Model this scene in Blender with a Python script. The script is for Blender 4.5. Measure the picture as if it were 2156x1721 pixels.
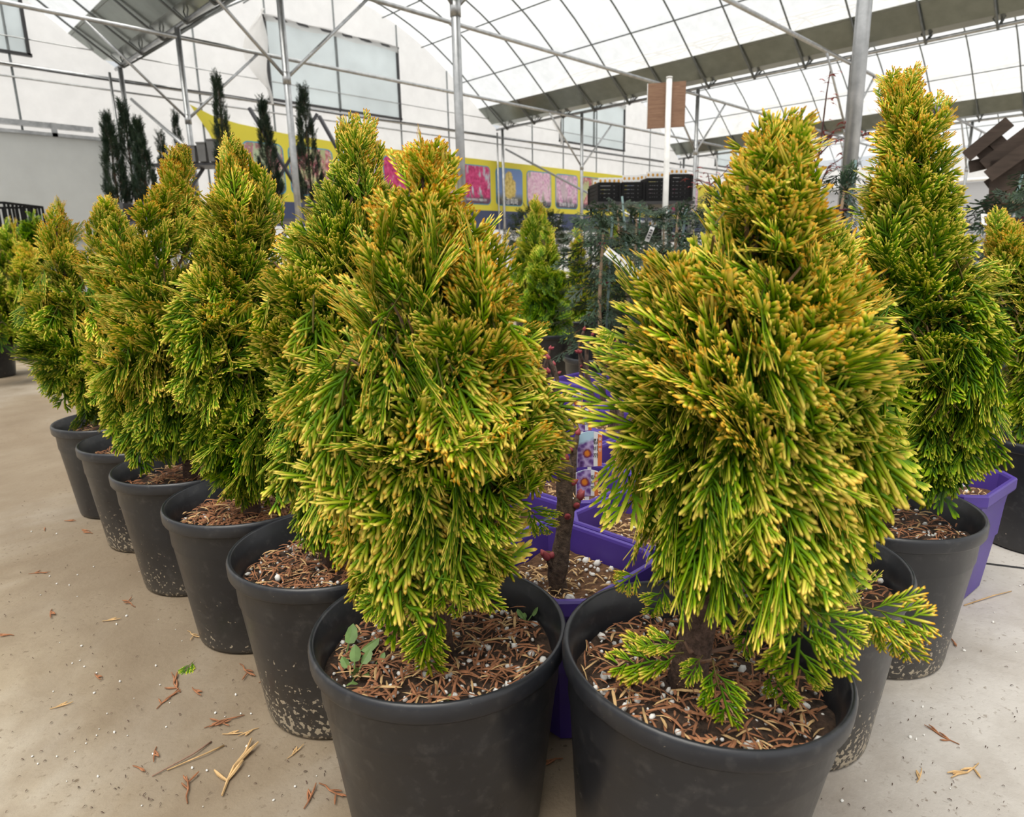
import bpy, math, random
import numpy as np
from mathutils import Vector, Matrix, noise

random.seed(7); RNG = np.random.default_rng(11)
sc = bpy.context.scene
for o in list(bpy.data.objects): bpy.data.objects.remove(o)
COL = sc.collection

# ------------------------------------------------------------------ camera
IW, IH = 2156, 1721
FPX, PITCH, ROLL, YAW, CAMH = 1398.0, 0.2279, -0.01975, 0.78787, 0.682
fw = np.array([math.cos(YAW)*math.cos(PITCH), math.sin(YAW)*math.cos(PITCH), -math.sin(PITCH)])
_r = np.array([math.sin(YAW), -math.cos(YAW), 0.0]); _u = np.cross(_r, fw)
rt = _r*math.cos(ROLL) + _u*math.sin(ROLL); up = -_r*math.sin(ROLL) + _u*math.cos(ROLL)
CAM = np.array([0, 0, CAMH])
cam = bpy.data.cameras.new('camera'); camo = bpy.data.objects.new('camera', cam); COL.objects.link(camo)
cam.sensor_width = 36; cam.lens = FPX/IW*36; cam.clip_start = .01; cam.clip_end = 300
camo.matrix_world = Matrix(((rt[0], up[0], -fw[0], 0), (rt[1], up[1], -fw[1], 0), (rt[2], up[2], -fw[2], CAMH), (0, 0, 0, 1)))
cam.dof.use_dof = True; cam.dof.focus_distance = 0.95; cam.dof.aperture_fstop = 9.0
sc.camera = camo

# ------------------------------------------------------------------ light: bright overcast sky outside the film
w = bpy.data.worlds.new('overcast_sky'); sc.world = w; w.use_nodes = True
w.node_tree.nodes['Background'].inputs[0].default_value = (.93, .97, 1, 1)
w.node_tree.nodes['Background'].inputs[1].default_value = .62
sun = bpy.data.lights.new('sun', 'SUN'); sun.energy = 5.2; sun.angle = math.radians(40); sun.color = (1, .95, .86)
suno = bpy.data.objects.new('sun', sun); COL.objects.link(suno)
suno.rotation_euler = Vector((-.42, -.12, .90)).to_track_quat('Z', 'Y').to_euler(); suno.location = (0, 0, 30)
sc.view_settings.view_transform = 'Standard'; sc.view_settings.look = 'None'
sc.cycles.max_bounces = 4; sc.cycles.diffuse_bounces = 3; sc.cycles.glossy_bounces = 2; sc.cycles.caustics_reflective = False; sc.cycles.adaptive_threshold = .03
sc.view_settings.exposure = 0.30; sc.view_settings.gamma = 1.0; sc.view_settings.use_curve_mapping = False

# ------------------------------------------------------------------ pixel -> direction helpers
def ray(px, py): return fw + rt*(px-IW/2)/FPX - up*(py-IH/2)/FPX
def on_z(px, py, z): d = ray(px, py); return CAM + d*(z-CAMH)/d[2]
def on_x(px, py, x): d = ray(px, py); return CAM + d*x/d[0]
def on_y(px, py, y): d = ray(px, py); return CAM + d*y/d[1]
def at_depth(px, py, dep): return CAM + ray(px, py)*dep
def on_upright(px, py, x, y):
    d = ray(px, py); n = np.array([x, y, 0])/math.hypot(x, y); return CAM + d*((np.array([x, y, 0])@n)/(d@n))

# ------------------------------------------------------------------ materials
MATS = {}
def nt(name):
    m = bpy.data.materials.new(name); m.use_nodes = True; t = m.node_tree
    b = t.nodes['Principled BSDF']; MATS[name] = m
    return m, t, t.nodes, t.links, b
def N(t, typ, **kw):
    n = t.nodes.new(typ)
    for k, v in kw.items(): setattr(n, k, v)
    return n
def ramp(t, src, stops, interp='LINEAR'):
    r = N(t, 'ShaderNodeValToRGB'); r.color_ramp.interpolation = interp; e = r.color_ramp.elements
    while len(e) < len(stops): e.new(.5)
    for k, (p, c) in enumerate(stops):
        e[k].position = p; e[k].color = (*c, 1) if len(c) == 3 else c
    if src is not None: t.links.new(src, r.inputs[0])
    return r
def noise_tex(t, scale, detail=4, rough=.55, coord='Object', dist=0):
    tc = N(t, 'ShaderNodeTexCoord'); n = N(t, 'ShaderNodeTexNoise')
    n.inputs['Scale'].default_value = scale; n.inputs['Detail'].default_value = detail
    n.inputs['Roughness'].default_value = rough; n.inputs['Distortion'].default_value = dist
    t.links.new(tc.outputs[coord], n.inputs['Vector']); return n
def mth(t, op, a, b=None, clamp=False):
    n = N(t, 'ShaderNodeMath', operation=op); n.use_clamp = clamp
    for i, v in enumerate((a, b)):
        if v is None: continue
        if isinstance(v, (int, float)): n.inputs[i].default_value = v
        else: t.links.new(v, n.inputs[i])
    return n.outputs[0]
def mixc(t, f, a, b, mode='MIX'):
    n = N(t, 'ShaderNodeMix', data_type='RGBA', blend_type=mode)
    for i, v in ((0, f), (6, a), (7, b)):
        if isinstance(v, (int, float)): n.inputs[i].default_value = v
        elif isinstance(v, tuple): n.inputs[i].default_value = (*v, 1)
        else: t.links.new(v, n.inputs[i])
    return n.outputs[2]
def bump(t, b, h, s=.3, d=.01):
    n = N(t, 'ShaderNodeBump'); n.inputs['Strength'].default_value = s; n.inputs['Distance'].default_value = d
    t.links.new(h, n.inputs['Height']); t.links.new(n.outputs[0], b.inputs['Normal'])
def plain(name, col, rough=.6, metal=0, var=.12, scale=12, spec=.4):
    m, t, ns, ln, b = nt(name)
    n = noise_tex(t, scale)
    lo = tuple(c*(1-var) for c in col); hi = tuple(min(1, c*(1+var)) for c in col)
    r = ramp(t, n.outputs[0], [(.3, lo), (.7, hi)]); ln.new(r.outputs[0], b.inputs['Base Color'])
    b.inputs['Roughness'].default_value = rough; b.inputs['Metallic'].default_value = metal
    b.inputs['Specular IOR Level'].default_value = spec
    return m

def mat_floor():
    m, t, ns, ln, b = nt('concrete')
    big = noise_tex(t, 1.3, 5, .6, dist=.6); mid = noise_tex(t, 6, 5, .62); fine = noise_tex(t, 90, 3, .6); wet = noise_tex(t, 2.2, 4, .6, dist=.4)
    c1 = ramp(t, big.outputs[0], [(.38, (.31, .235, .15)), (.50, (.44, .365, .26)), (.60, (.60, .545, .455))])
    c2 = ramp(t, mid.outputs[0], [(.34, (.62, .58, .54)), (.58, (1, 1, 1))])
    col = mixc(t, .8, c1.outputs[0], c2.outputs[0], 'MULTIPLY')
    # the paler dry slab beyond the aisle of pots, and the brown seep stain along the left pot row
    geo = N(t, 'ShaderNodeNewGeometry'); sep = N(t, 'ShaderNodeSeparateXYZ'); ln.new(geo.outputs['Position'], sep.inputs[0])
    sd = mth(t, 'SUBTRACT', mth(t, 'MULTIPLY', sep.outputs[1], 1.0), .2)
    side = ramp(t, mth(t, 'ADD', sd, mth(t, 'MULTIPLY', mth(t, 'SUBTRACT', big.outputs[0], .5), .5)), [(.0, (1, 1, 1)), (.25, (0, 0, 0))])
    col = mixc(t, side.outputs[0], col, mixc(t, .6, (.54, .51, .475), c2.outputs[0], 'MULTIPLY'))
    dx = mth(t, 'ABSOLUTE', mth(t, 'SUBTRACT', sep.outputs[0], .42))
    st = ramp(t, mth(t, 'ADD', dx, mth(t, 'MULTIPLY', mth(t, 'SUBTRACT', wet.outputs[0], .5), .55)), [(.18, (1, 1, 1)), (.55, (0, 0, 0))])
    col = mixc(t, mth(t, 'MULTIPLY', st.outputs[0], .7), col, (.20, .15, .10))
    sp = ramp(t, fine.outputs[0], [(.30, (.42, .36, .3)), (.40, (1, 1, 1))])
    spm = ramp(t, mid.outputs[0], [(.45, (0, 0, 0)), (.6, (1, 1, 1))])
    col = mixc(t, mth(t, 'MULTIPLY', spm.outputs[0], .9), col, mixc(t, 1.0, col, sp.outputs[0], 'MULTIPLY'))
    ln.new(col, b.inputs['Base Color']); b.inputs['Roughness'].default_value = .82
    bump(t, b, mth(t, 'ADD', fine.outputs[0], mth(t, 'MULTIPLY', mid.outputs[0], 2)), .35, .004)
    return m
def mat_film(name, col=(.93, .94, .95), tr=.8, blot=.13, clear=0.):
    m, t, ns, ln, b = nt(name)
    n = noise_tex(t, 5.5, 5, .62); n2 = noise_tex(t, .7, 2, .5)
    c = ramp(t, n.outputs[0], [(.35, tuple(x*(1-blot) for x in col)), (.65, col)])
    c2 = ramp(t, n2.outputs[0], [(.35, (.95, .95, .95)), (.6, (1, 1, 1))])
    cc = mixc(t, 1.0, c.outputs[0], c2.outputs[0], 'MULTIPLY')
    d = N(t, 'ShaderNodeBsdfDiffuse'); tl = N(t, 'ShaderNodeBsdfTranslucent'); mx = N(t, 'ShaderNodeMixShader')
    ln.new(cc, d.inputs[0]); ln.new(cc, tl.inputs[0]); mx.inputs[0].default_value = tr
    ln.new(d.outputs[0], mx.inputs[1]); ln.new(tl.outputs[0], mx.inputs[2])
    tp = N(t, 'ShaderNodeBsdfTransparent'); mx2 = N(t, 'ShaderNodeMixShader'); mx2.inputs[0].default_value = clear
    ln.new(mx.outputs[0], mx2.inputs[1]); ln.new(tp.outputs[0], mx2.inputs[2])
    ln.new(mx2.outputs[0] if clear else mx.outputs[0], ns['Material Output'].inputs[0]); return m
def mat_foliage(name, stops, transl=.3, pattern=True):
    """colour runs along each branchlet from green base to golden tip; 'gold' and 'tint' vary per spray"""
    m, t, ns, ln, b = nt(name)
    a = N(t, 'ShaderNodeAttribute', attribute_name='spray'); s = N(t, 'ShaderNodeSeparateColor'); ln.new(a.outputs[0], s.inputs[0])
    def both(nm):
        o = N(t, 'ShaderNodeAttribute', attribute_name=nm, attribute_type='OBJECT')
        g = N(t, 'ShaderNodeAttribute', attribute_name=nm)
        return mth(t, 'ADD', o.outputs['Fac'], g.outputs['Fac'])
    gold, tint = both('gold'), both('tint')
    tip = s.outputs[0]
    tip = mth(t, 'POWER', tip, 3.0)
    f = mth(t, 'ADD', mth(t, 'MULTIPLY', mth(t, 'MULTIPLY', gold, .60), mth(t, 'ADD', mth(t, 'MULTIPLY', tip, .62), .38)), mth(t, 'MULTIPLY', tip, .40), True)
    r = ramp(t, f, stops)
    br = mth(t, 'ADD', mth(t, 'MULTIPLY', tint, .55), .84)
    h = N(t, 'ShaderNodeHueSaturation'); ln.new(r.outputs[0], h.inputs['Color']); ln.new(br, h.inputs['Value']); h.inputs['Saturation'].default_value = 1.12
    col = h.outputs[0]
    if pattern:
        al = s.outputs[1]; ac = mth(t, 'ABSOLUTE', mth(t, 'SUBTRACT', s.outputs[2], .5))
        ph = mth(t, 'SINE', mth(t, 'MULTIPLY', mth(t, 'ADD', al, mth(t, 'MULTIPLY', ac, .016)), 2*math.pi/.0034*1.0))
        pr = ramp(t, mth(t, 'ADD', mth(t, 'MULTIPLY', ph, .5), .5), [(.05, (.66, .7, .62)), (.45, (1, 1, 1))])
        col = mixc(t, mth(t, 'SUBTRACT', 1.0, mth(t, 'MULTIPLY', tip, .75), True), col, mixc(t, 1.0, col, pr.outputs[0], 'MULTIPLY'))
    col = mixc(t, a.outputs['Alpha'], (.20, .095, .05), col)
    ln.new(col, b.inputs['Base Color']); b.inputs['Roughness'].default_value = .52; b.inputs['Specular IOR Level'].default_value = .35
    tl = N(t, 'ShaderNodeBsdfTranslucent'); ln.new(col, tl.inputs[0]); mx = N(t, 'ShaderNodeMixShader'); mx.inputs[0].default_value = transl
    ln.new(b.outputs[0], mx.inputs[1]); ln.new(tl.outputs[0], mx.inputs[2]); ln.new(mx.outputs[0], ns['Material Output'].inputs[0])
    return m
def mat_pot():
    m, t, ns, ln, b = nt('black_plastic')
    base = noise_tex(t, 9, 5, .6); sc_ = noise_tex(t, 60, 3, .6); speck = noise_tex(t, 150, 2, .5)
    c = ramp(t, base.outputs[0], [(.3, (.012, .013, .017)), (.7, (.022, .024, .030))])
    tc = N(t, 'ShaderNodeTexCoord'); sp = N(t, 'ShaderNodeSeparateXYZ'); ln.new(tc.outputs['Object'], sp.inputs[0])
    d = N(t, 'ShaderNodeAttribute', attribute_name='dirt', attribute_type='OBJECT')
    # dried soil splash: specks that thicken towards the foot of the pot
    lv = mth(t, 'SUBTRACT', 1.0, mth(t, 'DIVIDE', sp.outputs[2], .17), True)
    thr = mth(t, 'SUBTRACT', .765, mth(t, 'MULTIPLY', mth(t, 'MULTIPLY', lv, d.outputs['Fac']), .285))
    k = mth(t, 'MULTIPLY', mth(t, 'SUBTRACT', speck.outputs[0], thr), 22, True)
    film = mth(t, 'MULTIPLY', mth(t, 'MULTIPLY', mth(t, 'MULTIPLY', lv, lv), d.outputs['Fac']), mth(t, 'MULTIPLY', base.outputs[0], .55), True)
    col = mixc(t, film, c.outputs[0], (.20, .17, .125)); col = mixc(t, k, col, (.42, .36, .27))
    dust = ramp(t, sc_.outputs[0], [(.55, (0, 0, 0)), (.85, (1, 1, 1))])
    col = mixc(t, mth(t, 'MULTIPLY', dust.outputs[0], .22), col, (.22, .21, .2))
    ln.new(col, b.inputs['Base Color'])
    rr = ramp(t, base.outputs[0], [(.3, (.26, .26, .26)), (.7, (.42, .42, .42))]); ln.new(rr.outputs[0], b.inputs['Roughness'])
    b.inputs['Specular IOR Level'].default_value = .5
    bump(t, b, sc_.outputs[0], .06, .002); return m
def mat_soil(name, dark, light):
    m, t, ns, ln, b = nt(name)
    n = noise_tex(t, 120, 5, .7); n2 = noise_tex(t, 18, 3, .6)
    c = ramp(t, n.outputs[0], [(.32, dark), (.58, light), (.78, tuple(min(1, x*1.9) for x in light))])
    col = mixc(t, .5, c.outputs[0], ramp(t, n2.outputs[0], [(.3, (.5, .5, .5)), (.7, (1, 1, 1))]).outputs[0], 'MULTIPLY')
    ln.new(col, b.inputs['Base Color']); b.inputs['Roughness'].default_value = .95; bump(t, b, n.outputs[0], .9, .006); return m
def mat_galv(name='galvanised', c0=(.33, .34, .35), c1=(.52, .53, .54), rough=.36):
    m, t, ns, ln, b = nt(name)
    n = noise_tex(t, 14, 4, .6); r = ramp(t, n.outputs[0], [(.3, c0), (.7, c1)]); ln.new(r.outputs[0], b.inputs['Base Color'])
    b.inputs['Metallic'].default_value = .85; b.inputs['Roughness'].default_value = rough; return m
def mat_wood(name, a, c, sc_=(2, 2, 26)):
    m, t, ns, ln, b = nt(name)
    tc = N(t, 'ShaderNodeTexCoord'); mp = N(t, 'ShaderNodeMapping'); mp.inputs['Scale'].default_value = sc_
    n = N(t, 'ShaderNodeTexNoise'); n.inputs['Scale'].default_value = 3; n.inputs['Detail'].default_value = 5; n.inputs['Distortion'].default_value = 1.2
    ln.new(tc.outputs['Object'], mp.inputs[0]); ln.new(mp.outputs[0], n.inputs['Vector'])
    r = ramp(t, n.outputs[0], [(.3, a), (.7, c)]); ln.new(r.outputs[0], b.inputs['Base Color']); b.inputs['Roughness'].default_value = .75
    bump(t, b, n.outputs[0], .3, .004); return m

M_FLOOR = mat_floor(); M_ROOF = mat_film('roof_film', clear=.42); M_WALLF = mat_film('wall_film', (.95, .95, .96), .82, .07, .15)
M_WINF = mat_film('window_film', (.90, .95, .97), .85, .03); M_FLAP = mat_film('film_flap', (.86, .86, .86), .6, .05)
M_CURT = mat_film('side_curtain', (.50, .51, .54), .45, .05); M_DOORF = mat_film('door_sheet', (.74, .76, .76), .5, .04)
M_GALV = mat_galv(); M_RIB = plain('rib_steel', (.14, .155, .16), .5, 0, .2); M_GUT = plain('gutter_steel', (.21, .235, .22), .30, .75, .12, 6)
M_WHITE = plain('white_paint', (.80, .80, .79), .45); M_DARK = plain('dark_steel', (.055, .055, .058), .5, .3)
M_POT = mat_pot(); M_SOIL = mat_soil('potting_soil', (.018, .011, .008), (.095, .056, .036)); M_COIR = mat_soil('coir_soil', (.05, .022, .01), (.20, .10, .045))
M_BARK = mat_soil('bark', (.05, .03, .022), (.17, .105, .08)); M_TWIG = plain('dry_twig', (.28, .17, .12), .8, var=.3, scale=60)
M_NEEDLE = plain('dead_needles', (.30, .13, .062), .8, var=.45, scale=70); M_STRAW = plain('straw_needles', (.55, .36, .17), .8, var=.35, scale=60)
M_PERL = plain('perlite_white', (.80, .79, .76), .9, var=.1, scale=200); M_WEED = plain('weed_green', (.16, .27, .08), .5, var=.2, scale=80)
M_PURP = plain('purple_plastic', (.075, .040, .29), .42, var=.14, scale=9, spec=.5)
GOLD = [(0, (.026, .080, .006)), (.16, (.115, .25, .016)), (.34, (.31, .44, .048)), (.52, (.68, .66, .13)), (.70, (1.0, .82, .26)), (.86, (.86, .54, .12)), (1.0, (.55, .27, .055))]
M_FOL = mat_foliage('golden_foliage', GOLD)
M_FOLB = mat_foliage('bluegreen_foliage', [(0, (.012, .026, .016)), (.5, (.040, .070, .040)), (1, (.085, .115, .055))], .15, False)
M_FOLD = mat_foliage('dark_spire_foliage', [(0, (.008, .018, .010)), (.6, (.022, .042, .022)), (1, (.045, .07, .035))], .12, False)
M_FOLBUSH = mat_foliage('bush_foliage', [(0, (.010, .022, .006)), (.6, (.03, .055, .014)), (1, (.06, .09, .02))], .15, False)

# ------------------------------------------------------------------ mesh helpers
class MB:
    def __init__(s): s.v = []; s.f = []; s.n = 0
    def add(s, vs, fs):
        s.v += [tuple(map(float, p)) for p in vs]; s.f += [tuple(i+s.n for i in f) for f in fs]; s.n += len(vs)
    def box(s, lo, hi):
        x0, y0, z0 = lo; x1, y1, z1 = hi
        s.add([(x0, y0, z0), (x1, y0, z0), (x1, y1, z0), (x0, y1, z0), (x0, y0, z1), (x1, y0, z1), (x1, y1, z1), (x0, y1, z1)],
              [(0, 3, 2, 1), (4, 5, 6, 7), (0, 1, 5, 4), (1, 2, 6, 5), (2, 3, 7, 6), (3, 0, 4, 7)])
    def bar(s, a, b, wd, th, upv=(0, 0, 1)):
        a, b = np.array(a, float), np.array(b, float); d = b-a; d /= np.linalg.norm(d)
        x = np.cross(d, upv)
        if np.linalg.norm(x) < 1e-6: x = np.cross(d, (1, 0, 0))
        x /= np.linalg.norm(x); y = np.cross(x, d); c = []
        for p in (a, b):
            for sx, sy in ((-1, -1), (1, -1), (1, 1), (-1, 1)): c.append(p+x*sx*wd/2+y*sy*th/2)
        s.add(c, [(0, 1, 2, 3), (7, 6, 5, 4), (0, 4, 5, 1), (1, 5, 6, 2), (2, 6, 7, 3), (3, 7, 4, 0)])
    def tube(s, pts, rad, n=8, cap=True):
        pts = [np.array(p, float) for p in pts]; k = len(pts)
        if isinstance(rad, (int, float)): rad = [rad]*k
        vs, fs = [], []; ref = None
        for i, p in enumerate(pts):
            d = pts[min(i+1, k-1)]-pts[max(i-1, 0)]; d = d/(np.linalg.norm(d)+1e-12)
            if ref is None: ref = np.cross(d, (0, 0, 1)) if abs(d[2]) < .9 else np.cross(d, (1, 0, 0))
            ref = ref-d*(ref@d); ref /= np.linalg.norm(ref)+1e-12; q = np.cross(d, ref)
            for j in range(n):
                a = 2*math.pi*j/n; vs.append(p+(ref*math.cos(a)+q*math.sin(a))*rad[i])
        for i in range(k-1):
            for j in range(n): fs.append((i*n+j, i*n+(j+1) % n, (i+1)*n+(j+1) % n, (i+1)*n+j))
        if cap: fs.append(tuple(range(n-1, -1, -1))); fs.append(tuple(range((k-1)*n, k*n)))
        s.add(vs, fs)
    def lathe(s, prof, n=48, closed=False):
        vs, fs = [], []
        for r, z in prof:
            for j in range(n): a = 2*math.pi*j/n; vs.append((r*math.cos(a), r*math.sin(a), z))
        k = len(prof)
        for i in range(k-1):
            for j in range(n): fs.append((i*n+j, i*n+(j+1) % n, (i+1)*n+(j+1) % n, (i+1)*n+j))
        fs.append(tuple(range(n-1, -1, -1)))
        s.add(vs, fs)
    def mesh(s, name, mat, smooth=False):
        me = bpy.data.meshes.new(name); me.from_pydata(s.v, [], s.f)
        if smooth: me.polygons.foreach_set('use_smooth', [True]*len(me.polygons))
        me.materials.append(mat); me.update(); return me
def obj(name, data, parent=None, loc=None):
    o = bpy.data.objects.new(name, data); COL.objects.link(o)
    if parent is not None: o.parent = parent
    if loc is not None: o.location = loc
    return o
def build(mb, name, mat, parent=None, smooth=False, loc=None): return obj(name, mb.mesh(name, mat, smooth), parent, loc)
def tag(o, label, cat, group=None, kind=None):
    o['label'] = label; o['category'] = cat
    if group: o['group'] = group
    if kind: o['kind'] = kind
    return o
def struct(o): o['kind'] = 'structure'; return o
def stuff(o): o['kind'] = 'stuff'; return o
def empty(name, loc=(0, 0, 0), rz=0):
    o = bpy.data.objects.new(name, None); COL.objects.link(o); o.location = loc; o.rotation_euler = (0, 0, rz); o.empty_display_size = .05; return o

# ------------------------------------------------------------------ the greenhouse
WALLY, BACKY = 10.50, -7.0
GX = [-3.884, 3.138, 10.16, 17.18, 24.20]
POSTY = [8.25, 5.9, 3.6, 1.085, -1.3, -3.7]
m = MB(); m.box((-9, -12, -.3), (34, 16, 0)); struct(build(m, 'floor', M_FLOOR))
fl = bpy.data.objects['floor']
m = MB(); ja, jb = on_z(2060, 1186, 0), on_z(2300, 1216, 0); m.bar((ja[0], ja[1], .0005), (jb[0], jb[1], .0005), .006, .003); build(m, 'joint', M_DARK, fl)
m = MB(); m.box((-60, -60, -.5), (80, 80, -.301)); struct(build(m, 'ground', plain('pale_ground', (.75, .74, .72), .9)))

HALF = (GX[1]-GX[0])/2
AP = [(-1, 3.15), (-.93, 3.31), (-.857, 3.49), (-.66, 4.01), (-.5, 4.36), (-.33, 4.62), (-.165, 4.80), (0, 4.86)]
AP = AP + [(-x, z) for x, z in AP[-2::-1]]
def arch_z(u): return float(np.interp(u, [p[0] for p in AP], [p[1] for p in AP]))
def arch_pts(x0, dz=0, n=25):
    us = np.linspace(-1, 1, n)
    zs = np.array([arch_z(u) for u in us]); zs[1:-1] = .25*zs[:-2]+.5*zs[1:-1]+.25*zs[2:]
    return [(x0+(u+1)*HALF, z+dz) for u, z in zip(us, zs)]
YR = np.arange(10.19, BACKY, -.745)
rib_mesh = None
for si in range(len(GX)-1):
    x0 = GX[si]; ap = [q for q in arch_pts(0, .035, 61) if .46 < q[0] < 2*HALF-.46]
    m = MB(); n = len(ap); ys = np.linspace(WALLY, BACKY, 12)
    m.add([(x, y, z) for y in ys for x, z in ap], [(j*n+i, j*n+i+1, (j+1)*n+i+1, (j+1)*n+i) for j in range(len(ys)-1) for i in range(n-1)])
    roof = struct(build(m, 'ceiling', M_ROOF, None, True, (x0, 0, 0)))
    if rib_mesh is None:
        mm = MB(); mm.tube([(x, 0, z) for x, z in arch_pts(0, 0, 25)], .0135, 6); rib_mesh = mm.mesh('rib', M_RIB, True)
    for y in YR: obj('rib', rib_mesh, roof, (0, y, 0))
    for u in (-.70, -.47, -.235, 0, .235, .47, .70):
        mm = MB(); mm.tube([((u+1)*HALF, WALLY, arch_z(u)-.012), ((u+1)*HALF, BACKY, arch_z(u)-.012)], .011, 6); build(mm, 'purlin', M_RIB, roof, True)
    # gable end sheets
    for nm, yy in (('wall_gable', WALLY), ('wall_rear', BACKY)):
        mm = MB(); pr = arch_pts(x0, .05, 41)
        n = len(pr); mm.add([(x, yy, z) for x, z in pr]+[(x, yy, 0) for x, z in pr], [(i, i+1, n+i+1, n+i) for i in range(n-1)])
        struct(build(mm, nm, M_WALLF))
for nm, xx in (('wall_left', GX[0]), ('wall_right', GX[-1])):
    m = MB(); m.add([(xx, BACKY, 2.55), (xx, WALLY, 2.55), (xx, WALLY, 3.25), (xx, BACKY, 3.25)], [(0, 1, 2, 3)]); ww = struct(build(m, nm, M_WALLF))
    m = MB(); m.add([(xx, BACKY, 0), (xx, WALLY, 0), (xx, WALLY, 2.5), (xx, BACKY, 2.5)], [(0, 1, 2, 3)]); build(m, 'curtain', M_CURT, ww)
    m = MB(); m.tube([(xx-.06, BACKY, 2.56), (xx-.06, WALLY, 2.56)], .055, 10); build(m, 'roll_tube', M_WHITE, ww, True)
    for y in np.arange(WALLY-.6, BACKY, -1.5):
        m = MB(); m.tube([(xx-.12, y, 0), (xx-.12, y, 3.2)], .016, 6); build(m, 'wall_pipe', M_RIB, ww, True)

# gutters on their posts
PL = {(1, 0): 'slim galvanised post with forked braces near the far window wall, seen against the door side', (1, 1): 'galvanised post with forked braces in front of the framed window in the film wall',
      (1, 2): 'galvanised square-looking post beside the film wall window, forked braces at its very top', (1, 3): 'thick shiny galvanised post behind the staked conifers and red maple',
      (2, 0): 'thin distant post in front of the yellow banner with forked braces', (2, 1): 'thin distant post beside the plywood sign with forked braces', (2, 2): 'thin distant post under the long gutter behind the red maple', (2, 3): 'post of the middle gutter line behind the brown trellis',
      (3, 0): 'far gutter post standing next to the film wall', (3, 1): 'far gutter post second from the film wall', (3, 2): 'far gutter post third from the film wall'}
for gi in range(1, 4):
    gx = GX[gi]
    m = MB(); pr = [(-.50, 3.53), (-.13, 3.285), (.13, 3.285), (.50, 3.53), (.50, 3.524), (.132, 3.278), (-.132, 3.278), (-.50, 3.524)]
    k = len(pr); m.add([(gx+x, y, z) for y in (WALLY, BACKY) for x, z in pr], [(i, (i+1) % k, k+(i+1) % k, k+i) for i in range(k)])
    gut = struct(build(m, 'gutter', M_GUT))
    m = MB(); m.tube([(gx, WALLY, 3.185), (gx, BACKY, 3.185)], .024, 8); build(m, 'gutter_pipe', M_GALV, gut, True)
    vm = MB()
    for s_ in (-1, 1): vm.tube([(0, 0, 3.19), (0, s_*.10, 3.33)], .008, 5)
    for s_ in (-1, 1): vm.tube([(s_*.012, 0, 3.19), (s_*.13, 0, 3.275)], .008, 5)
    vme = vm.mesh('strut', M_RIB)
    for y in YR: obj('strut', vme, gut, (gx, y, 0))
    for pi, y in enumerate(POSTY):
        if gi == 3 and pi > 2 or pi > 3: continue
        if gi == 2 and pi > 3: continue
        pt = empty('steel_post', (gx, y, 0))
        m = MB(); m.tube([(0, 0, 0), (0, 0, 3.18)], .030, 14); build(m, 'pole', M_GALV, pt, True)
        for s_ in (-1, 1):
            m = MB(); m.tube([(0, 0, 2.24), (s_*.92, 0, 3.09)], .0155, 8); build(m, 'brace', M_GALV, pt, True)
        m = MB(); m.tube([(0, 0, 2.19), (0, 0, 2.29)], .036, 12); build(m, 'clamp', M_GALV, pt, True)
        tag(pt, PL.get((gi, pi), 'galvanised post with forked braces under the %s gutter of the greenhouse' % ['', 'near', 'middle', 'far'][gi]), 'post', 'greenhouse roof posts')
    # post against the gable wall with its long diagonal brace
    pt = empty('gable_post', (gx, WALLY-.17, 0))
    m = MB(); m.tube([(0, 0, 0), (0, 0, 3.18)], .030, 10); build(m, 'pole', M_GALV, pt, True)
    m = MB(); m.tube([(-.13, .02, 0), (-.13, .02, 3.1)], .017, 8); build(m, 'side_pipe', M_GALV, pt, True)
    m = MB(); yb = -2.12 if gi == 1 else -4.6; m.tube([(.085, .0, 2.80), (.085, yb, 2.80+yb*.474)], .021, 8); build(m, 'diagonal_brace', M_GALV, pt, True)
    tag(pt, ['', 'post at the film wall near the sheet door with a long sloping brace', 'post at the film wall with a long sloping brace crossing the yellow banner', 'post at the film wall far behind the plywood sign with a sloping brace'][gi], 'post', 'posts along the film wall')
for y, lab in ((POSTY[0], 'long horizontal truss pipe crossing in front of the framed wall window'), (POSTY[1], 'long truss pipe running past the plywood sign to the far gutters'),
               (POSTY[2], 'long truss pipe passing above the dark gutter beside the thick shiny post'), (POSTY[3], 'truss pipe overhead at the thick shiny post')):
    m = MB(); m.tube([(GX[0], y, 3.085), (GX[-1]-.3, y, 3.085)], .024, 8); tag(build(m, 'truss_pipe', M_GALV, None, True), lab, 'pipe', 'truss pipes under the roof')
wp = empty('wall_frame'); struct(wp)
for z, r in ((3.04, .026), (2.905, .013), (3.36, .008)):
    m = MB(); m.tube([(GX[0], WALLY-.045, z), (GX[-1], WALLY-.045, z)], r, 8); build(m, 'wall_rail', M_GALV, wp, True)
m = MB(); m.tube([(x, WALLY-.085, 3.035+.02*math.sin(x*1.7)) for x in np.arange(GX[0], GX[-1], .25)], .008, 5); build(m, 'wire', M_DARK, wp, True)
for x in (-1.45, -.3, .85, 1.97, 4.19, 5.30, 6.49, 7.73, 8.85, 11.2, 12.23, 13.45, 14.55, 15.72, 18.2, 19.3, 20.5, 21.7):
    j = [k for k in range(4) if GX[k] <= x < GX[k+1]][0]; u = (x-GX[j])/HALF-1
    m = MB(); m.tube([(x, WALLY-.03, 0), (x, WALLY-.03, arch_z(u))], .0145, 6); build(m, 'wall_bar', M_RIB, wp, True)

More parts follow.
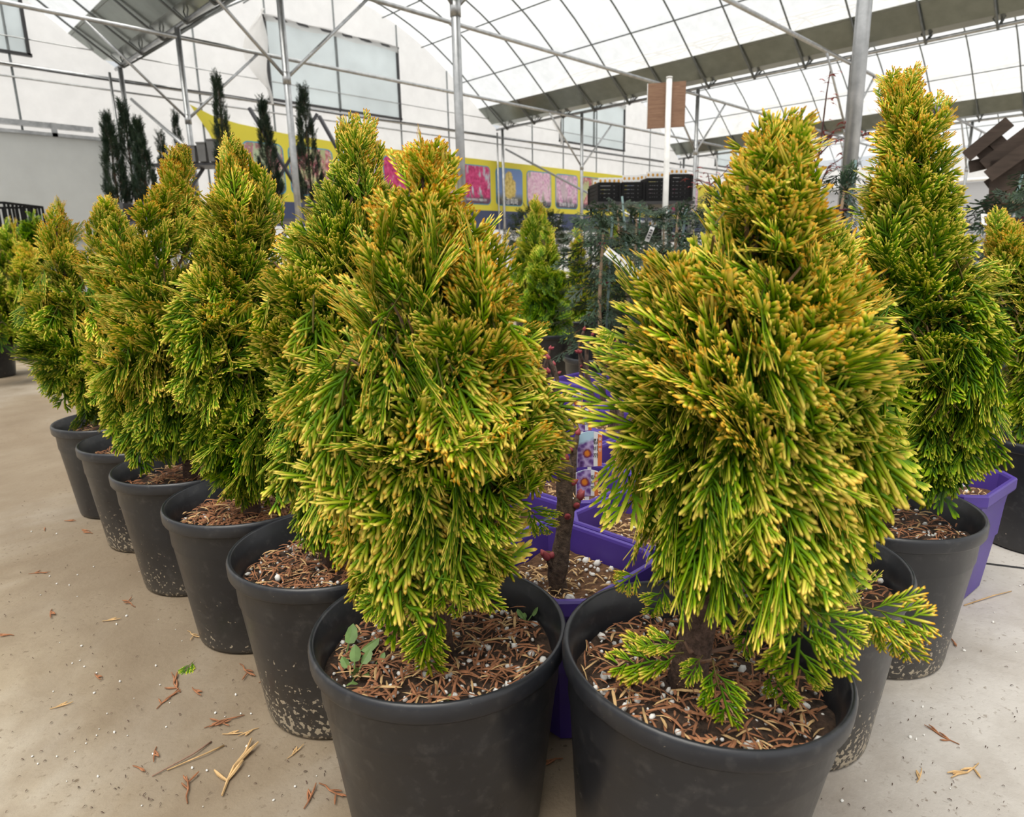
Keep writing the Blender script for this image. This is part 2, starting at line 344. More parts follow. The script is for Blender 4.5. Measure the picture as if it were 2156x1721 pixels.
# windows in the gable sheet
for k, (xa, xb, za, zb) in enumerate(((5.27, 7.72, 3.10, 4.27), (-.25, 2.17, 3.18, 4.3), (12.12, 14.55, 3.16, 4.2), (19.2, 21.6, 3.16, 4.2))):
    wo = struct(empty('window_%d' % (k+1), (0, 0, 0)))
    m = MB(); m.box((xa, WALLY-.022, za), (xb, WALLY-.016, zb)); build(m, 'pane', M_WINF, wo)
    for nm, a, b in (('frame_bottom', (xa-.03, za), (xb+.03, za)), ('frame_top', (xa-.03, zb), (xb+.03, zb)), ('frame_side', (xa, za), (xa, zb)), ('frame_side', (xb, za), (xb, zb)), ('mullion', ((xa+xb)/2, za), ((xa+xb)/2, zb))):
        m = MB(); m.bar((a[0], WALLY-.035, a[1]), (b[0], WALLY-.035, b[1]), .035 if nm != 'mullion' else .018, .05, (0, 1, 0)); build(m, nm, M_DARK if nm != 'mullion' else M_RIB, wo)
    # loose film hanging round the opening
    m = MB(); G = 14; vs = []
    for i in range(G+1):
        for j in range(6):
            t = i/G; s_ = j/5
            vs.append((xa-.36*math.sin(math.pi*min(1, t*1.1))*(1-s_)-.02+.02*math.sin(9*t+j), WALLY-.05-.05*math.sin(3*s_+5*t)**2-.02, za-.08+(zb-za+.16)*(1-t)))
    m.add(vs, [(i*6+j, i*6+j+1, (i+1)*6+j+1, (i+1)*6+j) for i in range(G) for j in range(5)]); build(m, 'film_flap', M_FLAP, wo, True)
    m = MB(); vs = []
    for i in range(25):
        for j in range(3): t = i/24; vs.append((xa+(xb-xa)*t, WALLY-.06-.02*math.sin(t*40)*(j == 1), zb+.03-.05*j+.015*math.sin(t*17)))
    m.add(vs, [(i*3+j, i*3+j+1, (i+1)*3+j+1, (i+1)*3+j) for i in range(24) for j in range(2)]); build(m, 'film_hem', M_FLAP, wo, True)
# sliding sheet door
d = struct(empty('door_1', (0, 0, 0)))
m = MB(); m.box((.25, WALLY-.13, .02), (2.82, WALLY-.11, 2.26)); build(m, 'sheet', M_DOORF, d)
for a, b in (((.25, 2.26), (2.84, 2.26)), ((2.82, .02), (2.82, 2.26)), ((.25, .02), (.25, 2.26)), ((.25, .05), (2.82, .05)), ((.25, 1.0), (2.82, 1.0))):
    m = MB(); m.bar((a[0], WALLY-.15, a[1]), (b[0], WALLY-.15, b[1]), .04, .04, (0, 1, 0)); build(m, 'door_rail', M_GALV, d)
m = MB(); m.box((-2.3, WALLY-.15, 2.335), (2.72, WALLY-.08, 2.40)); build(m, 'track', M_GALV, d)
for x in (.5, 2.28): m = MB(); m.box((x-.03, WALLY-.17, 2.24), (x+.03, WALLY-.14, 2.40)); build(m, 'hanger', M_GALV, d)

# ------------------------------------------------------------------ yellow banner with plant pictures
def text(body, size, mat, parent, M4, name='caption', ext=.0015):
    cu = bpy.data.curves.new(name, 'FONT'); cu.body = body; cu.size = size; cu.align_x = 'CENTER'; cu.align_y = 'CENTER'; cu.extrude = ext
    tmp = bpy.data.objects.new(name, cu); me = bpy.data.meshes.new_from_object(tmp); bpy.data.objects.remove(tmp); bpy.data.curves.remove(cu)
    me.materials.clear(); me.materials.append(mat); o = bpy.data.objects.new(name, me); COL.objects.link(o); o.parent = parent; o.matrix_local = M4; return o
def rrect(x0, x1, z0, z1, r, n=5):
    p = []
    for cx, cz, a0 in ((x1-r, z1-r, 0), (x0+r, z1-r, 90), (x0+r, z0+r, 180), (x1-r, z0+r, 270)):
        for i in range(n+1): a = math.radians(a0+90*i/n); p.append((cx+r*math.cos(a), cz+r*math.sin(a)))
    return p
def slab(pts, y0, y1):
    m = MB(); k = len(pts); m.add([(x, y, z) for y in (y0, y1) for x, z in pts], [tuple(range(k)), tuple(range(2*k-1, k-1, -1))]+[(i, k+i, k+(i+1) % k, (i+1) % k) for i in range(k)]); return m
def mat_pic(name, sky, ground, kind, c1, c2, c3):
    m, t, ns, ln, b = nt(name); tc = N(t, 'ShaderNodeTexCoord'); sp = N(t, 'ShaderNodeSeparateXYZ'); ln.new(tc.outputs['Generated'], sp.inputs[0])
    n = noise_tex(t, 7, 5, .6); n2 = noise_tex(t, 22, 4, .65)
    bl = ramp(t, n2.outputs[0], [(.32, c1), (.5, c2), (.68, c3)]).outputs[0]
    x, z = sp.outputs[0], sp.outputs[2]
    if kind == 'tree':
        dx = mth(t, 'MULTIPLY', mth(t, 'SUBTRACT', x, .5), mth(t, 'ADD', mth(t, 'MULTIPLY', z, 1.9), .9)); dz = mth(t, 'MULTIPLY', mth(t, 'SUBTRACT', z, .55), 1.25)
        rr = mth(t, 'SQRT', mth(t, 'ADD', mth(t, 'MULTIPLY', dx, dx), mth(t, 'MULTIPLY', dz, dz)))
        f = ramp(t, mth(t, 'ADD', rr, mth(t, 'MULTIPLY', mth(t, 'SUBTRACT', n.outputs[0], .5), .75)), [(.42, (1, 1, 1)), (.48, (0, 0, 0))]).outputs[0]
    else:
        th = .42 if kind == 'dense' else .5
        mp = N(t, 'ShaderNodeMapping'); mp.inputs['Scale'].default_value = (9, 9, 3.0); ln.new(tc.outputs['Object'], mp.inputs[0]); ln.new(mp.outputs[0], n.inputs['Vector']); n.inputs['Scale'].default_value = 1.0
        f = ramp(t, n.outputs[0], [(th-.04, (0, 0, 0)), (th+.04, (1, 1, 1))]).outputs[0]
    back = ramp(t, z, [(.16, ground), (.36, sky), (1, tuple(v*.8 for v in sky))]).outputs[0]
    cap = ramp(t, z, [(.12, (1, 1, 1)), (.19, (0, 0, 0))]).outputs[0]
    col = mixc(t, mth(t, 'MULTIPLY', cap, .85), mixc(t, f, back, bl), (.05, .055, .085))
    ln.new(col, b.inputs['Base Color']); b.inputs['Roughness'].default_value = .55; return m
M_YEL = plain('banner_yellow', (.66, .58, .05), .55, var=.05, scale=2); M_NAVY = plain('banner_navy', (.05, .065, .14), .55, var=.08, scale=2)
M_CYAN = plain('picture_border', (.05, .30, .46), .5); M_LETT = plain('lettering_white', (.78, .79, .82), .6); M_BLK = plain('lettering_black', (.02, .02, .025), .6)
PICS = [mat_pic('picture_azalea', (.50, .52, .62), (.08, .09, .07), 'dense', (.20, .01, .07), (.52, .03, .16), (.62, .10, .26)),
        mat_pic('picture_goldtree', (.17, .28, .58), (.14, .13, .05), 'tree', (.32, .22, .06), (.62, .47, .12), (.74, .62, .26)),
        mat_pic('picture_peach', (.44, .46, .36), (.20, .2, .15), 'dense', (.50, .24, .42), (.70, .45, .60), (.78, .66, .72)),
        mat_pic('picture_wisteria', (.52, .42, .48), (.13, .12, .14), 'hang', (.34, .12, .28), (.62, .36, .54), (.80, .70, .76)),
        mat_pic('picture_maple', (.46, .50, .26), (.36, .38, .18), 'hang', (.16, .05, .04), (.45, .12, .16), (.70, .60, .55)),
        mat_pic('picture_meadow', (.45, .55, .36), (.2, .26, .1), 'hang', (.25, .32, .12), (.40, .10, .20), (.60, .62, .42))]
BY = WALLY-.06
bn = empty('banner', (0, 0, 0)); tag(bn, 'long yellow banner with flowering tree pictures and navy strip on the film wall', 'banner')
top = [(4.02, 2.86), (4.35, 2.74), (4.7, 2.68), (5.4, 2.62), (6.5, 2.57), (20.3, 2.56)]
m = slab([(20.3, 1.58), (4.75, 1.58), (4.45, 2.0), (4.25, 2.5)][::1]+top, BY, BY+.006); build(m, 'yellow_sheet', M_YEL, bn)
m = slab([(4.75, 1.20), (20.3, 1.20), (20.3, 1.58), (4.75, 1.58)], BY, BY+.006); build(m, 'navy_sheet', M_NAVY, bn)
RX = Matrix.Rotation(math.pi/2, 4, 'X')
order = [(4.72, 5, ''), (5.46, 4, ''), (6.36, 3, ''), (7.26, 0, '레이디'), (8.16, 2, ''), (9.09, 0, '다이너마이트 배롱나무'), (10.04, 1, '황금회화'), (10.97, 2, '삼색복사'), (11.91, 3, '로제아 등나무'), (12.83, 4, ''), (13.75, 5, ''), (14.67, 1, ''), (15.6, 3, ''), (16.5, 0, ''), (17.4, 2, '')]
for x, k, cap in order:
    wd = .80 if x > 5 else .66
    bo = build(slab(rrect(x, x+wd, 1.69, 2.45, .10), BY-.004, BY-.001), 'picture_border', M_CYAN, bn)
    pc = build(slab(rrect(x+.018, x+wd-.018, 1.708, 2.432, .085), BY-.008, BY-.0045), 'picture', PICS[k], bn)
    if cap: text(cap, .62/max(4.2, len(cap))*1.05 if len(cap) > 5 else .135, M_LETT, bn, Matrix.Translation((x+wd/2, BY-.0095, 1.775)) @ RX)
for body, x in (('ㅣ 가든', 11.75),): text(body, .27, M_LETT, bn, Matrix.Translation((x, BY-.0035, 1.40)) @ RX)

# ------------------------------------------------------------------ foliage
def spray_mesh(seed, lod, L=.11, wide=1.0, curl=0., fingers=1.0, wmul=1.0):
    """flat fan of scale-leaf branchlets growing along +Y in the XY plane. Returns (verts, tris, rgba)"""
    rg = random.Random(seed); V, T, C = [], [], []
    def ribbon(p, ang, ln, w0, w1, bend, tip0, tip1, nseg, woody=1.0):
        nv = {0: 4, 1: 3, 2: 2}[lod]; pts = []; q = np.array(p, float); a = ang
        for i in range(nseg+1):
            pts.append((q.copy(), a)); st = ln/nseg; a += bend/nseg; q = q+np.array([math.sin(a), math.cos(a), 0])*st
        b0 = len(V)
        zt = rg.uniform(-.10, .10)
        for i, (q, a) in enumerate(pts):
            t = i/nseg; wd = (w0+(w1-w0)*t)*wmul*.5
            if i == nseg: wd *= .62
            s_ = np.array([math.cos(a), -math.sin(a), 0]); z = zt*t*ln
            tp = tip0+(tip1-tip0)*t
            prof = {4: ((-1, 0), (0, .22), (1, 0), (0, -.22)), 3: ((-1, 0), (0, .35), (1, 0)), 2: ((-1, 0), (1, 0))}[nv]
            for sx, sz in prof:
                V.append((q[0]+s_[0]*wd*sx, q[1]+s_[1]*wd*sx, q[2]+z+sz*wd)); C.append((tp, t*ln, .5+.5*sx, woody))
        for i in range(nseg):
            for j in range(nv if nv == 4 else nv-1):
                a0, a1 = b0+i*nv+j, b0+i*nv+(j+1) % nv; T.append((a0, a1, a1+nv)); T.append((a0, a1+nv, a0+nv))
        q, a = pts[-1]; e = q+np.array([math.sin(a), math.cos(a), 0])*w1*wmul*.45
        V.append((e[0], e[1], e[2]+zt*ln)); C.append((tip1, ln, .5, woody)); ti = len(V)-1; l0 = b0+nseg*nv
        for j in range(nv if nv == 4 else nv-1): T.append((l0+j, l0+(j+1) % nv, ti))
    sg = {0: 3, 1: 2, 2: 1}[lod]
    def axis_pt(s, amp): return np.array([amp*math.sin(s/L*2.2), s, 0])
    amp = rg.uniform(-.012, .012)
    # main stem in short pieces
    ribbon((0, 0, 0), 0, L*.42, .0026, .0032, amp*8, 0, .12, sg, .35)
    ribbon(axis_pt(L*.40, amp), amp*14, L*.60, .0034, .0056, amp*8, .15, 1, sg+1)
    side = rg.choice((-1, 1)); s = L*.12; gap = .0052/fingers
    while s < L*.95:
        rem = (L-s); bl = (rem*.60+.018)*rg.uniform(.8, 1.12)*wide
        ang = side*math.radians(rg.uniform(32, 44)); p = axis_pt(s, amp); bend = -side*rg.uniform(.05, .35)
        ribbon(p, ang, bl, .0027, .0046, bend, .08+.25*s/L, 1.0, sg)
        fs = bl*.16; fside = side
        while fs < bl*.90 and bl > .020:
            a2 = ang+bend*fs/bl; pp = p+np.array([math.sin(ang+bend*.4*fs/bl), math.cos(ang+bend*.4*fs/bl), 0])*fs
            fl_ = (min(.0165, (bl-fs)*.55)+.0075)*rg.uniform(.8, 1.15)
            ribbon(pp, a2+fside*math.radians(rg.uniform(22, 33)), fl_, .0028, .0048, -fside*rg.uniform(.0, .25), .10+.3*fs/bl, 1.0, 2 if lod < 2 else 1)
            if lod < 2 and fl_ > .015 and rg.random() < .6:
                la = a2+fside*math.radians(27); lp = pp+np.array([math.sin(la), math.cos(la), 0])*fl_*.55
                ribbon(lp, la-fside*math.radians(rg.uniform(20, 32)), fl_*rg.uniform(.35, .5), .0026, .0042, 0, .55, 1.0, 1)
            fs += gap*rg.uniform(.85, 1.2); fside = -fside
        s += .0118/fingers**.5*rg.uniform(.85, 1.2); side = -side
    V = np.array(V); T = np.array(T, np.int32); C = np.array(C)
    y = np.clip(V[:, 1]/L, 0, 1.2); x = V[:, 0]/L
    V[:, 2] += -curl*L*y**2 - .30*L*x**2*rg.uniform(-.3, 1.5) + .03*L*np.sin(6*y+seed)*x*2
    return V, T, C
def set_mesh(name, V, T, mat, cols=None, extra=None, smooth=True):
    me = bpy.data.meshes.new(name); nV, nT = len(V), len(T)
    me.vertices.add(nV); me.vertices.foreach_set('co', np.asarray(V, np.float32).ravel())
    me.loops.add(nT*3); me.loops.foreach_set('vertex_index', np.asarray(T, np.int32).ravel())
    me.polygons.add(nT); me.polygons.foreach_set('loop_start', np.arange(0, nT*3, 3, dtype=np.int32))
    me.polygons.foreach_set('loop_total', np.full(nT, 3, np.int32))
    if smooth: me.polygons.foreach_set('use_smooth', np.ones(nT, bool))
    me.materials.append(mat); me.update(calc_edges=True)
    if cols is not None:
        a = me.attributes.new('spray', 'FLOAT_COLOR', 'POINT'); a.data.foreach_set('color', np.asarray(cols, np.float32).ravel())
    for k, v in (extra or {}).items():
        a = me.attributes.new(k, 'FLOAT', 'POINT'); a.data.foreach_set('value', np.asarray(v, np.float32))
    return me
NV = 7
SPR = {lod: [spray_mesh(31+k, lod, .11, (1, .85, 1.15, .7, 1.0, .9, 1.2)[k], (.1, .35, -.12, .2, .5, 0, .3)[k], (1, .9, .85, 1.1, .8, 1, .9)[k], (1, 1, 1.25)[lod]) for k in range(NV)] for lod in (0, 1, 2)}
SPR[3] = [spray_mesh(61+k, 2, .11, 1, .2, .36, 1.7) for k in range(NV)]
SPRME = [set_mesh('leaf_spray', V, T, M_FOL, C) for V, T, C in SPR[0]]
SPRME1 = [set_mesh('leaf_spray', V, T, M_FOL, C) for V, T, C in SPR[1]]

def frame(d, roll):
    d = d/np.linalg.norm(d); a = np.cross(d, (0, 0, 1))
    if np.linalg.norm(a) < 1e-3: a = np.array([1., 0, 0])
    a /= np.linalg.norm(a); b = np.cross(a, d)      # b points up-ish
    x = a*math.cos(roll)+b*math.sin(roll); z = np.cross(x, d)
    return np.stack([x, d, z], 1)                     # columns: local X, Y, Z
def join_sprays(name, lst, lod, mat, parent):
    Vs, Ts, Cs, Gs, Hs = [], [], [], [], []; n = 0
    for (p, R3, s, k, g, ti) in lst:
        V, T, C = SPR[lod][k]; Vs.append(V@(R3*s).T+p); Ts.append(T+n); Cs.append(C); n += len(V)
        Gs.append(np.full(len(V), g)); Hs.append(np.full(len(V), ti))
    me = set_mesh(name, np.concatenate(Vs), np.concatenate(Ts), mat, np.concatenate(Cs), {'gold': np.concatenate(Gs), 'tint': np.concatenate(Hs)})
    return stuff(obj(name, me, parent))
def spray_object(par, p, R3, s, k, g, ti, me=None):
    o = bpy.data.objects.new('leaf_spray', (me or SPRME)[k]); COL.objects.link(o); o.parent = par
    M = Matrix(((R3[0, 0]*s, R3[0, 1]*s, R3[0, 2]*s, p[0]), (R3[1, 0]*s, R3[1, 1]*s, R3[1, 2]*s, p[1]), (R3[2, 0]*s, R3[2, 1]*s, R3[2, 2]*s, p[2]), (0, 0, 0, 1)))
    o.matrix_local = M; o['gold'] = float(g); o['tint'] = float(ti); return o

# ------------------------------------------------------------------ black nursery pots
POTH, POTR, POTB = .259, .15, .116
def pot_profile():
    t = .0035
    out = [(POTB*.93, 0), (POTB, .004), (POTB+.0015, .012), (.1383, .190), (.1402, .1945), (.1418, .2335), (.1432, .2355), (.1485, .2362), (.15, .239), (.1505, .2535), (.1485, .2585), (.1455, .2592), (.1432, .257)]
    inn = [(.1408, .2435), (.1382, .2405), (.1379, .2275), (.1358, .2245), (.1354, .2125), (.1335, .2095), (.129, .15)]
    return out+inn
m = MB(); m.lathe(pot_profile(), 72); POTME = m.mesh('pot', M_POT, False)
for p in POTME.polygons: p.use_smooth = len(p.vertices) < 10
SOILZ = .212
def soil_mesh(seed, r=.1385, mat=M_SOIL):
    m = MB(); rings = [0, .02, .045, .07, .09, .11, .125, r]; n = 40; vs = []
    for q in rings:
        for j in range(n):
            a = 2*math.pi*j/n; x, y = q*math.cos(a), q*math.sin(a)
            vs.append((x, y, (.012*noise.noise((x*22+seed, y*22, 1))+.006*(1-q/r)) if q else .006))
    m.add(vs, [(i*n+j, i*n+(j+1) % n, (i+1)*n+(j+1) % n, (i+1)*n+j) for i in range(len(rings)-1) for j in range(n)])
    return m.mesh('soil', mat, True)
SOILS = [soil_mesh(k*7.3) for k in range(3)]
ICO = None
def ico():
    g = (1+5**.5)/2; v = np.array([(-1, g, 0), (1, g, 0), (-1, -g, 0), (1, -g, 0), (0, -1, g), (0, 1, g), (0, -1, -g), (0, 1, -g), (g, 0, -1), (g, 0, 1), (-g, 0, -1), (-g, 0, 1)])/1.9
    f = np.array([(0, 11, 5), (0, 5, 1), (0, 1, 7), (0, 7, 10), (0, 10, 11), (1, 5, 9), (5, 11, 4), (11, 10, 2), (10, 7, 6), (7, 1, 8), (3, 9, 4), (3, 4, 2), (3, 2, 6), (3, 6, 8), (3, 8, 9), (4, 9, 5), (2, 4, 11), (6, 2, 10), (8, 6, 7), (9, 8, 1)])
    return v, f
ICO = ico()
def granules(name, pts, sizes, mat, parent, seed=0):
    rg = np.random.default_rng(seed); V, T = [], []
    for k, (p, s) in enumerate(zip(pts, sizes)):
        V.append(ICO[0]*s*rg.uniform(.6, 1.3, 3)*rg.uniform(.85, 1.15, (12, 1))+p); T.append(ICO[1]+12*k)
    return stuff(obj(name, set_mesh(name, np.concatenate(V), np.concatenate(T), mat, smooth=False), parent))
def needles(name, items, mat, parent):
    """items: (x,y,z,angle,length,width,tilt)"""
    V, T = [], []; n = 0
    for (x, y, z, a, l, wd, tl) in items:
        d = np.array([math.cos(a), math.sin(a), 0]); s_ = np.array([-d[1], d[0], 0]); bend = random.uniform(-.22, .22)*l
        for t, ww in ((0, .55), (.4, 1), (.8, 1)):
            c = np.array([x, y, z])+d*l*t+s_*bend*t*t+np.array([0, 0, tl*l*t+.002*math.sin(3*t)])
            V += [c+s_*wd*ww*.5, c+np.array([0, 0, wd*.5*ww]), c-s_*wd*ww*.5]
        V.append(np.array([x, y, z])+d*l+s_*bend+np.array([0, 0, tl*l]))
        for i in range(2):
            for j in range(2): q = n+i*3+j; T += [(q, q+1, q+4), (q, q+4, q+3)]
        T += [(n+6, n+7, n+9), (n+7, n+8, n+9)]; n += 10
    return stuff(obj(name, set_mesh(name, np.array(V), np.array(T), mat, smooth=False), parent))
def soil_top(par, seed, nperl, nneed, z=SOILZ, r=.128, nm=M_NEEDLE, ls=(.008, .036)):
    nneed = int(nneed*2.4); nperl = int(nperl*1.5)
    rg = np.random.default_rng(seed)
    a, q = rg.uniform(0, 2*math.pi, nperl), r*np.sqrt(rg.uniform(0, 1, nperl))
    pts = np.stack([q*np.cos(a), q*np.sin(a), z+.005+rg.uniform(-.001, .004, nperl)], 1)
    if nperl: granules('perlite', pts, np.exp(rg.normal(-6.05, .42, nperl)), M_PERL, par, seed)
    its = []
    for _ in range(nneed):
        a, q = rg.uniform(0, 2*math.pi), r*math.sqrt(rg.uniform(0, 1)); l = rg.uniform(*ls)
        its.append((q*math.cos(a), q*math.sin(a), z+.006+rg.uniform(0, .007), rg.uniform(0, 6.28), l, rg.uniform(.0013, .0034), rg.uniform(-.10, .2)))
    its = [i for i in its if math.hypot(i[0]+math.cos(i[3])*i[4], i[1]+math.sin(i[3])*i[4]) < r+.004]
    if its:
        k5 = [q for i, q in enumerate(its) if i % 5]; needles('needle_litter', k5, nm, par); needles('straw_litter', its[::5], M_STRAW, par)

def conifer(label, x, y, sil, seed, gold, nparts=300, nfill=600, lod=1, dirt=.3, lean=(0, 0), slen=(.085, .135), depth=(1, .75), extra=(), elev=(-22, 72), perl=60, need=140, potless=False, smul=1.0, group=None, mat=None, trunk_r=.014, leader=8, cat='plant', tilt=0):
    """potted conifer whose crown follows a silhouette given as photo rows (y, x_left, x_right)"""
    rg = np.random.default_rng(seed); root = empty('potted_conifer', (x, y, 0))
    po = obj('pot', POTME, root); po['dirt'] = dirt; po.rotation_euler = (0, 0, seed*1.3)
    so = obj('soil', SOILS[seed % 3], root, (0, 0, SOILZ)); so.rotation_euler = (0, 0, seed)
    if tilt:
        RT = Matrix.Rotation(math.radians(tilt), 3, Vector((x, y, 0)).normalized()); lift = POTB*math.sin(math.radians(abs(tilt)))
        po.rotation_euler = RT.to_euler(); po.location = (0, 0, lift); so.rotation_euler = RT.to_euler(); so.location = RT @ Vector((0, 0, SOILZ)); so.location.z += lift
    lat = np.array([y, -x, 0])/math.hypot(x, y)     # sideways as the camera sees it
    vdir = np.array([x, y, 0])/math.hypot(x, y); ax = np.array([x, y, 0])
    rows = []
    for (py, xl, xr) in sil:
        a, b = on_upright(xl, py, x, y), on_upright(xr, py, x, y); ua, ub = (a-ax)@lat, (b-ax)@lat
        rows.append(((a[2]+b[2])/2, (ua+ub)/2, abs(ub-ua)/2))
    rows.sort(); zs = np.array([r[0] for r in rows]); cu = np.array([r[1] for r in rows]); rr = np.array([r[2] for r in rows])
    zg = np.linspace(zs[0], zs[-1], 60); wgt = np.interp(zg, zs, rr)+.02; wgt /= wgt.sum(); ztop, zbot = zs[-1], zs[0]
    H_ = ztop-zbot; sprays = []
    nt_ = nparts+nfill
    ns = rg.uniform(0, 50)
    for i in range(nt_):
        z = rg.choice(zg, p=wgt)+rg.uniform(-.5, .5)*H_/60; t = (z-zbot)/H_; ph = rg.uniform(0, 2*math.pi)
        fr = math.cos(ph)                                 # +1 away from the viewer, -1 towards
        R_ = max(.008, np.interp(z, zs, rr)-.019*min(1, smul)); dm = depth[1] if fr > 0 else depth[0]
        dirh = vdir*math.cos(ph)*dm+lat*math.sin(ph)
        lump = 1.03+.30*noise.noise((math.cos(ph)*1.7+ns, math.sin(ph)*1.7, z*8))
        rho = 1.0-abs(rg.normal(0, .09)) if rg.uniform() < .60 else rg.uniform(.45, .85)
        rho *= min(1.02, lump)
        tip = np.array([0, 0, z])+lat*np.interp(z, zs, cu)+dirh*R_*rho
        dh = dirh/np.linalg.norm(dirh)
        e = math.radians(np.interp(t, [0, .18, .38, .6, .82, 1], [-66, -48, -12, 32, 64, 84])+52*noise.noise((tip[0]*8, tip[1]*8+ns, tip[2]*8+5))+rg.normal(0, 9))
        if abs(e) < .70: e = math.copysign(.70+.25*abs(rg.normal()), e)
        tw = 1.9*noise.noise((tip[0]*7+ns, tip[1]*7+9, tip[2]*6))+rg.normal(0, .22); dh = dh*math.cos(tw)+np.cross((0, 0, 1), dh)*math.sin(tw)
        d = dh*math.cos(e)+np.array([0, 0, 1])*math.sin(e)
        s_ = rg.uniform(*slen)/.11*(1-.45*max(0, t-.55)/.45)*smul
        base = tip-d*.11*s_
        if base[2] < SOILZ+.012: base[2] = SOILZ+.012+rg.uniform(0, .01)
        if tip[2] < SOILZ+.004 and math.hypot(tip[0], tip[1]) < .16: continue
        cn = noise.noise((tip[0]*9+ns, tip[1]*9, tip[2]*7))
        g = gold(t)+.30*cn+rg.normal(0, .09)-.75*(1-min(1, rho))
        roll = rg.uniform(0, math.pi*2) if rg.uniform() < .12 else 1.9*noise.noise((tip[0]*6+3, tip[1]*6, tip[2]*6+ns))+rg.normal(0, .28)
        vis = (-dirh@vdir)*.5+rho+ (.25 if t > .8 else 0)+rg.normal(0, .05)
        sprays.append((vis, (base, frame(d, roll), s_, int(rg.integers(NV)), float(g), float(np.clip(.5+.9*cn*.5+rg.normal(0, .15), 0, 1.1)))))
    tz, tcu = ztop, cu[-1]
    for k in range(leader):                               # upright leader shoots
        a = rg.uniform(0, 6.28); s_ = rg.uniform(.45, .95)*smul; q = rg.uniform(.0, .030)
        tip = np.array([0, 0, tz-rg.uniform(0, .09)])+lat*(np.interp(tz-.05, zs, cu))+np.array([math.cos(a)*q, math.sin(a)*q, 0])
        d = np.array([math.cos(a)*.22, math.sin(a)*.22, 1.]); d /= np.linalg.norm(d)
        sprays.append((3, (tip-d*.11*s_, frame(d, a), s_, 3, gold(1)+.30+rg.normal(0, .1), .45)))
    for (bx, by, tx, ty, off, sc_, g, roll) in extra:     # singled-out sprays that hang clear of the crown
        P = vdir*off; qb = on_upright(bx, by, x+P[0], y+P[1])-ax; qt = on_upright(tx, ty, x+P[0], y+P[1])-ax
        d = qt-qb; ln_ = np.linalg.norm(d); d = d/ln_; z_ = -vdir*math.cos(roll)+np.cross(d, -vdir)*math.sin(roll); z_ = z_-d*(z_@d); z_ /= np.linalg.norm(z_)
        sprays.append((9, (qb, np.stack([np.cross(d, z_), d, z_], 1), ln_/.115*sc_, 3 if g > 1.15 else int(rg.integers(NV)), g, .6)))
    sprays.sort(key=lambda q: -q[0])
    for q in sprays[:nparts]: spray_object(root, *q[1], me=SPRME if smul < 1.1 else SPRME1)
    if len(sprays) > nparts: join_sprays('foliage', [q[1] for q in sprays[nparts:]], lod, mat or M_FOL, root)
    # trunk and limbs
    lean_ = lat*np.interp(zs[0]+.35*H_, zs, cu)
    tp = [np.array([0, 0, SOILZ-.01])]+[np.array([0, 0, SOILZ+(ztop-SOILZ)*f])+lat*np.interp(SOILZ+(ztop-SOILZ)*f, zs, cu)*min(1, f*2.2)+np.array([math.sin(f*9+seed), math.cos(f*7+seed), 0])*.006 for f in (.08, .2, .35, .5, .65, .8, .93)]
    m = MB(); m.tube(tp, [trunk_r*1.25, trunk_r, trunk_r*.85, trunk_r*.7, trunk_r*.55, trunk_r*.42, trunk_r*.28, trunk_r*.13], 9); build(m, 'trunk', M_BARK, root, True)
    m = MB()
    for q in sprays[::5]:
        b = q[1][0]; zz = np.clip(b[2]-.06, SOILZ+.03, ztop-.05); f = (zz-SOILZ)/(ztop-SOILZ)
        j = np.array([0, 0, zz])+lat*np.interp(zz, zs, cu)*min(1, f*2.2); mid = (j+b)/2+np.array([0, 0, -.006]); m.tube([j, mid, b], [.0028, .002, .0012], 4, False)
    stuff(build(m, 'twigs', M_TWIG, root))
    kids = set(root.children); soil_top(root, seed+100, perl, need)
    if tilt:
        for o in root.children:
            if o not in kids: o.rotation_euler = RT.to_euler(); o.location = (0, 0, lift)
    tag(root, label, cat, group); return root

def gold_fn(a, b, c): return lambda t: float(np.interp(t, [0, .45, 1], [a, b, c]))
GRP = 'golden arborvitae in black pots'
POTS = dict(P1=(.487, 2.0685), P2=(.480, 1.7685), P3=(.473, 1.4685), P4=(.476, 1.1675), P5=(.468, .867), P6=(.436, .567), P7=(.580, .3245), P8=(.888, .335), P9=(1.186, .309), P10=(1.901, .163))
p6 = conifer('golden arborvitae with creamy yellow tips in a black pot with small round-leaved weeds', *POTS['P6'],
    [(285, 870, 905), (330, 835, 955), (400, 790, 985), (450, 755, 1060), (520, 720, 1085), (600, 705, 1100), (660, 680, 1112), (720, 648, 1135), (790, 610, 1180), (835, 585, 1200), (900, 615, 1190), (1000, 605, 1185), (1060, 620, 1170), (1110, 665, 1150), (1160, 700, 1120), (1210, 730, 1085), (1245, 760, 1050)],
    3, gold_fn(.60, .70, .98), 300, 170, 1, .12, depth=(.92, .6), slen=(.09, .14), perl=190, need=330,
    extra=[(880, 1290, 905, 1450, -.07, 1, .42, .3), (930, 1260, 870, 1400, -.08, 1, .45, -.4), (850, 1240, 760, 1290, -.07, 1, .45, .2), (960, 1210, 1050, 1290, -.06, 1, .5, .3), (900, 1200, 960, 1330, -.1, 1, .5, .1), (820, 1180, 740, 1230, -.08, 1, .55, -.2), (1100, 1060, 1165, 1130, -.03, 1, .5, .2), (1080, 700, 1165, 700, .03, 1, .95, .5), (840, 1300, 860, 1390, -.02, .9, .4, .6), (880, 360, 906, 282, 0, .9, 1.25, .3), (855, 385, 848, 305, 0, .9, 1.2, .6), (915, 400, 955, 335, -.02, .9, 1.2, .2)], group=GRP)
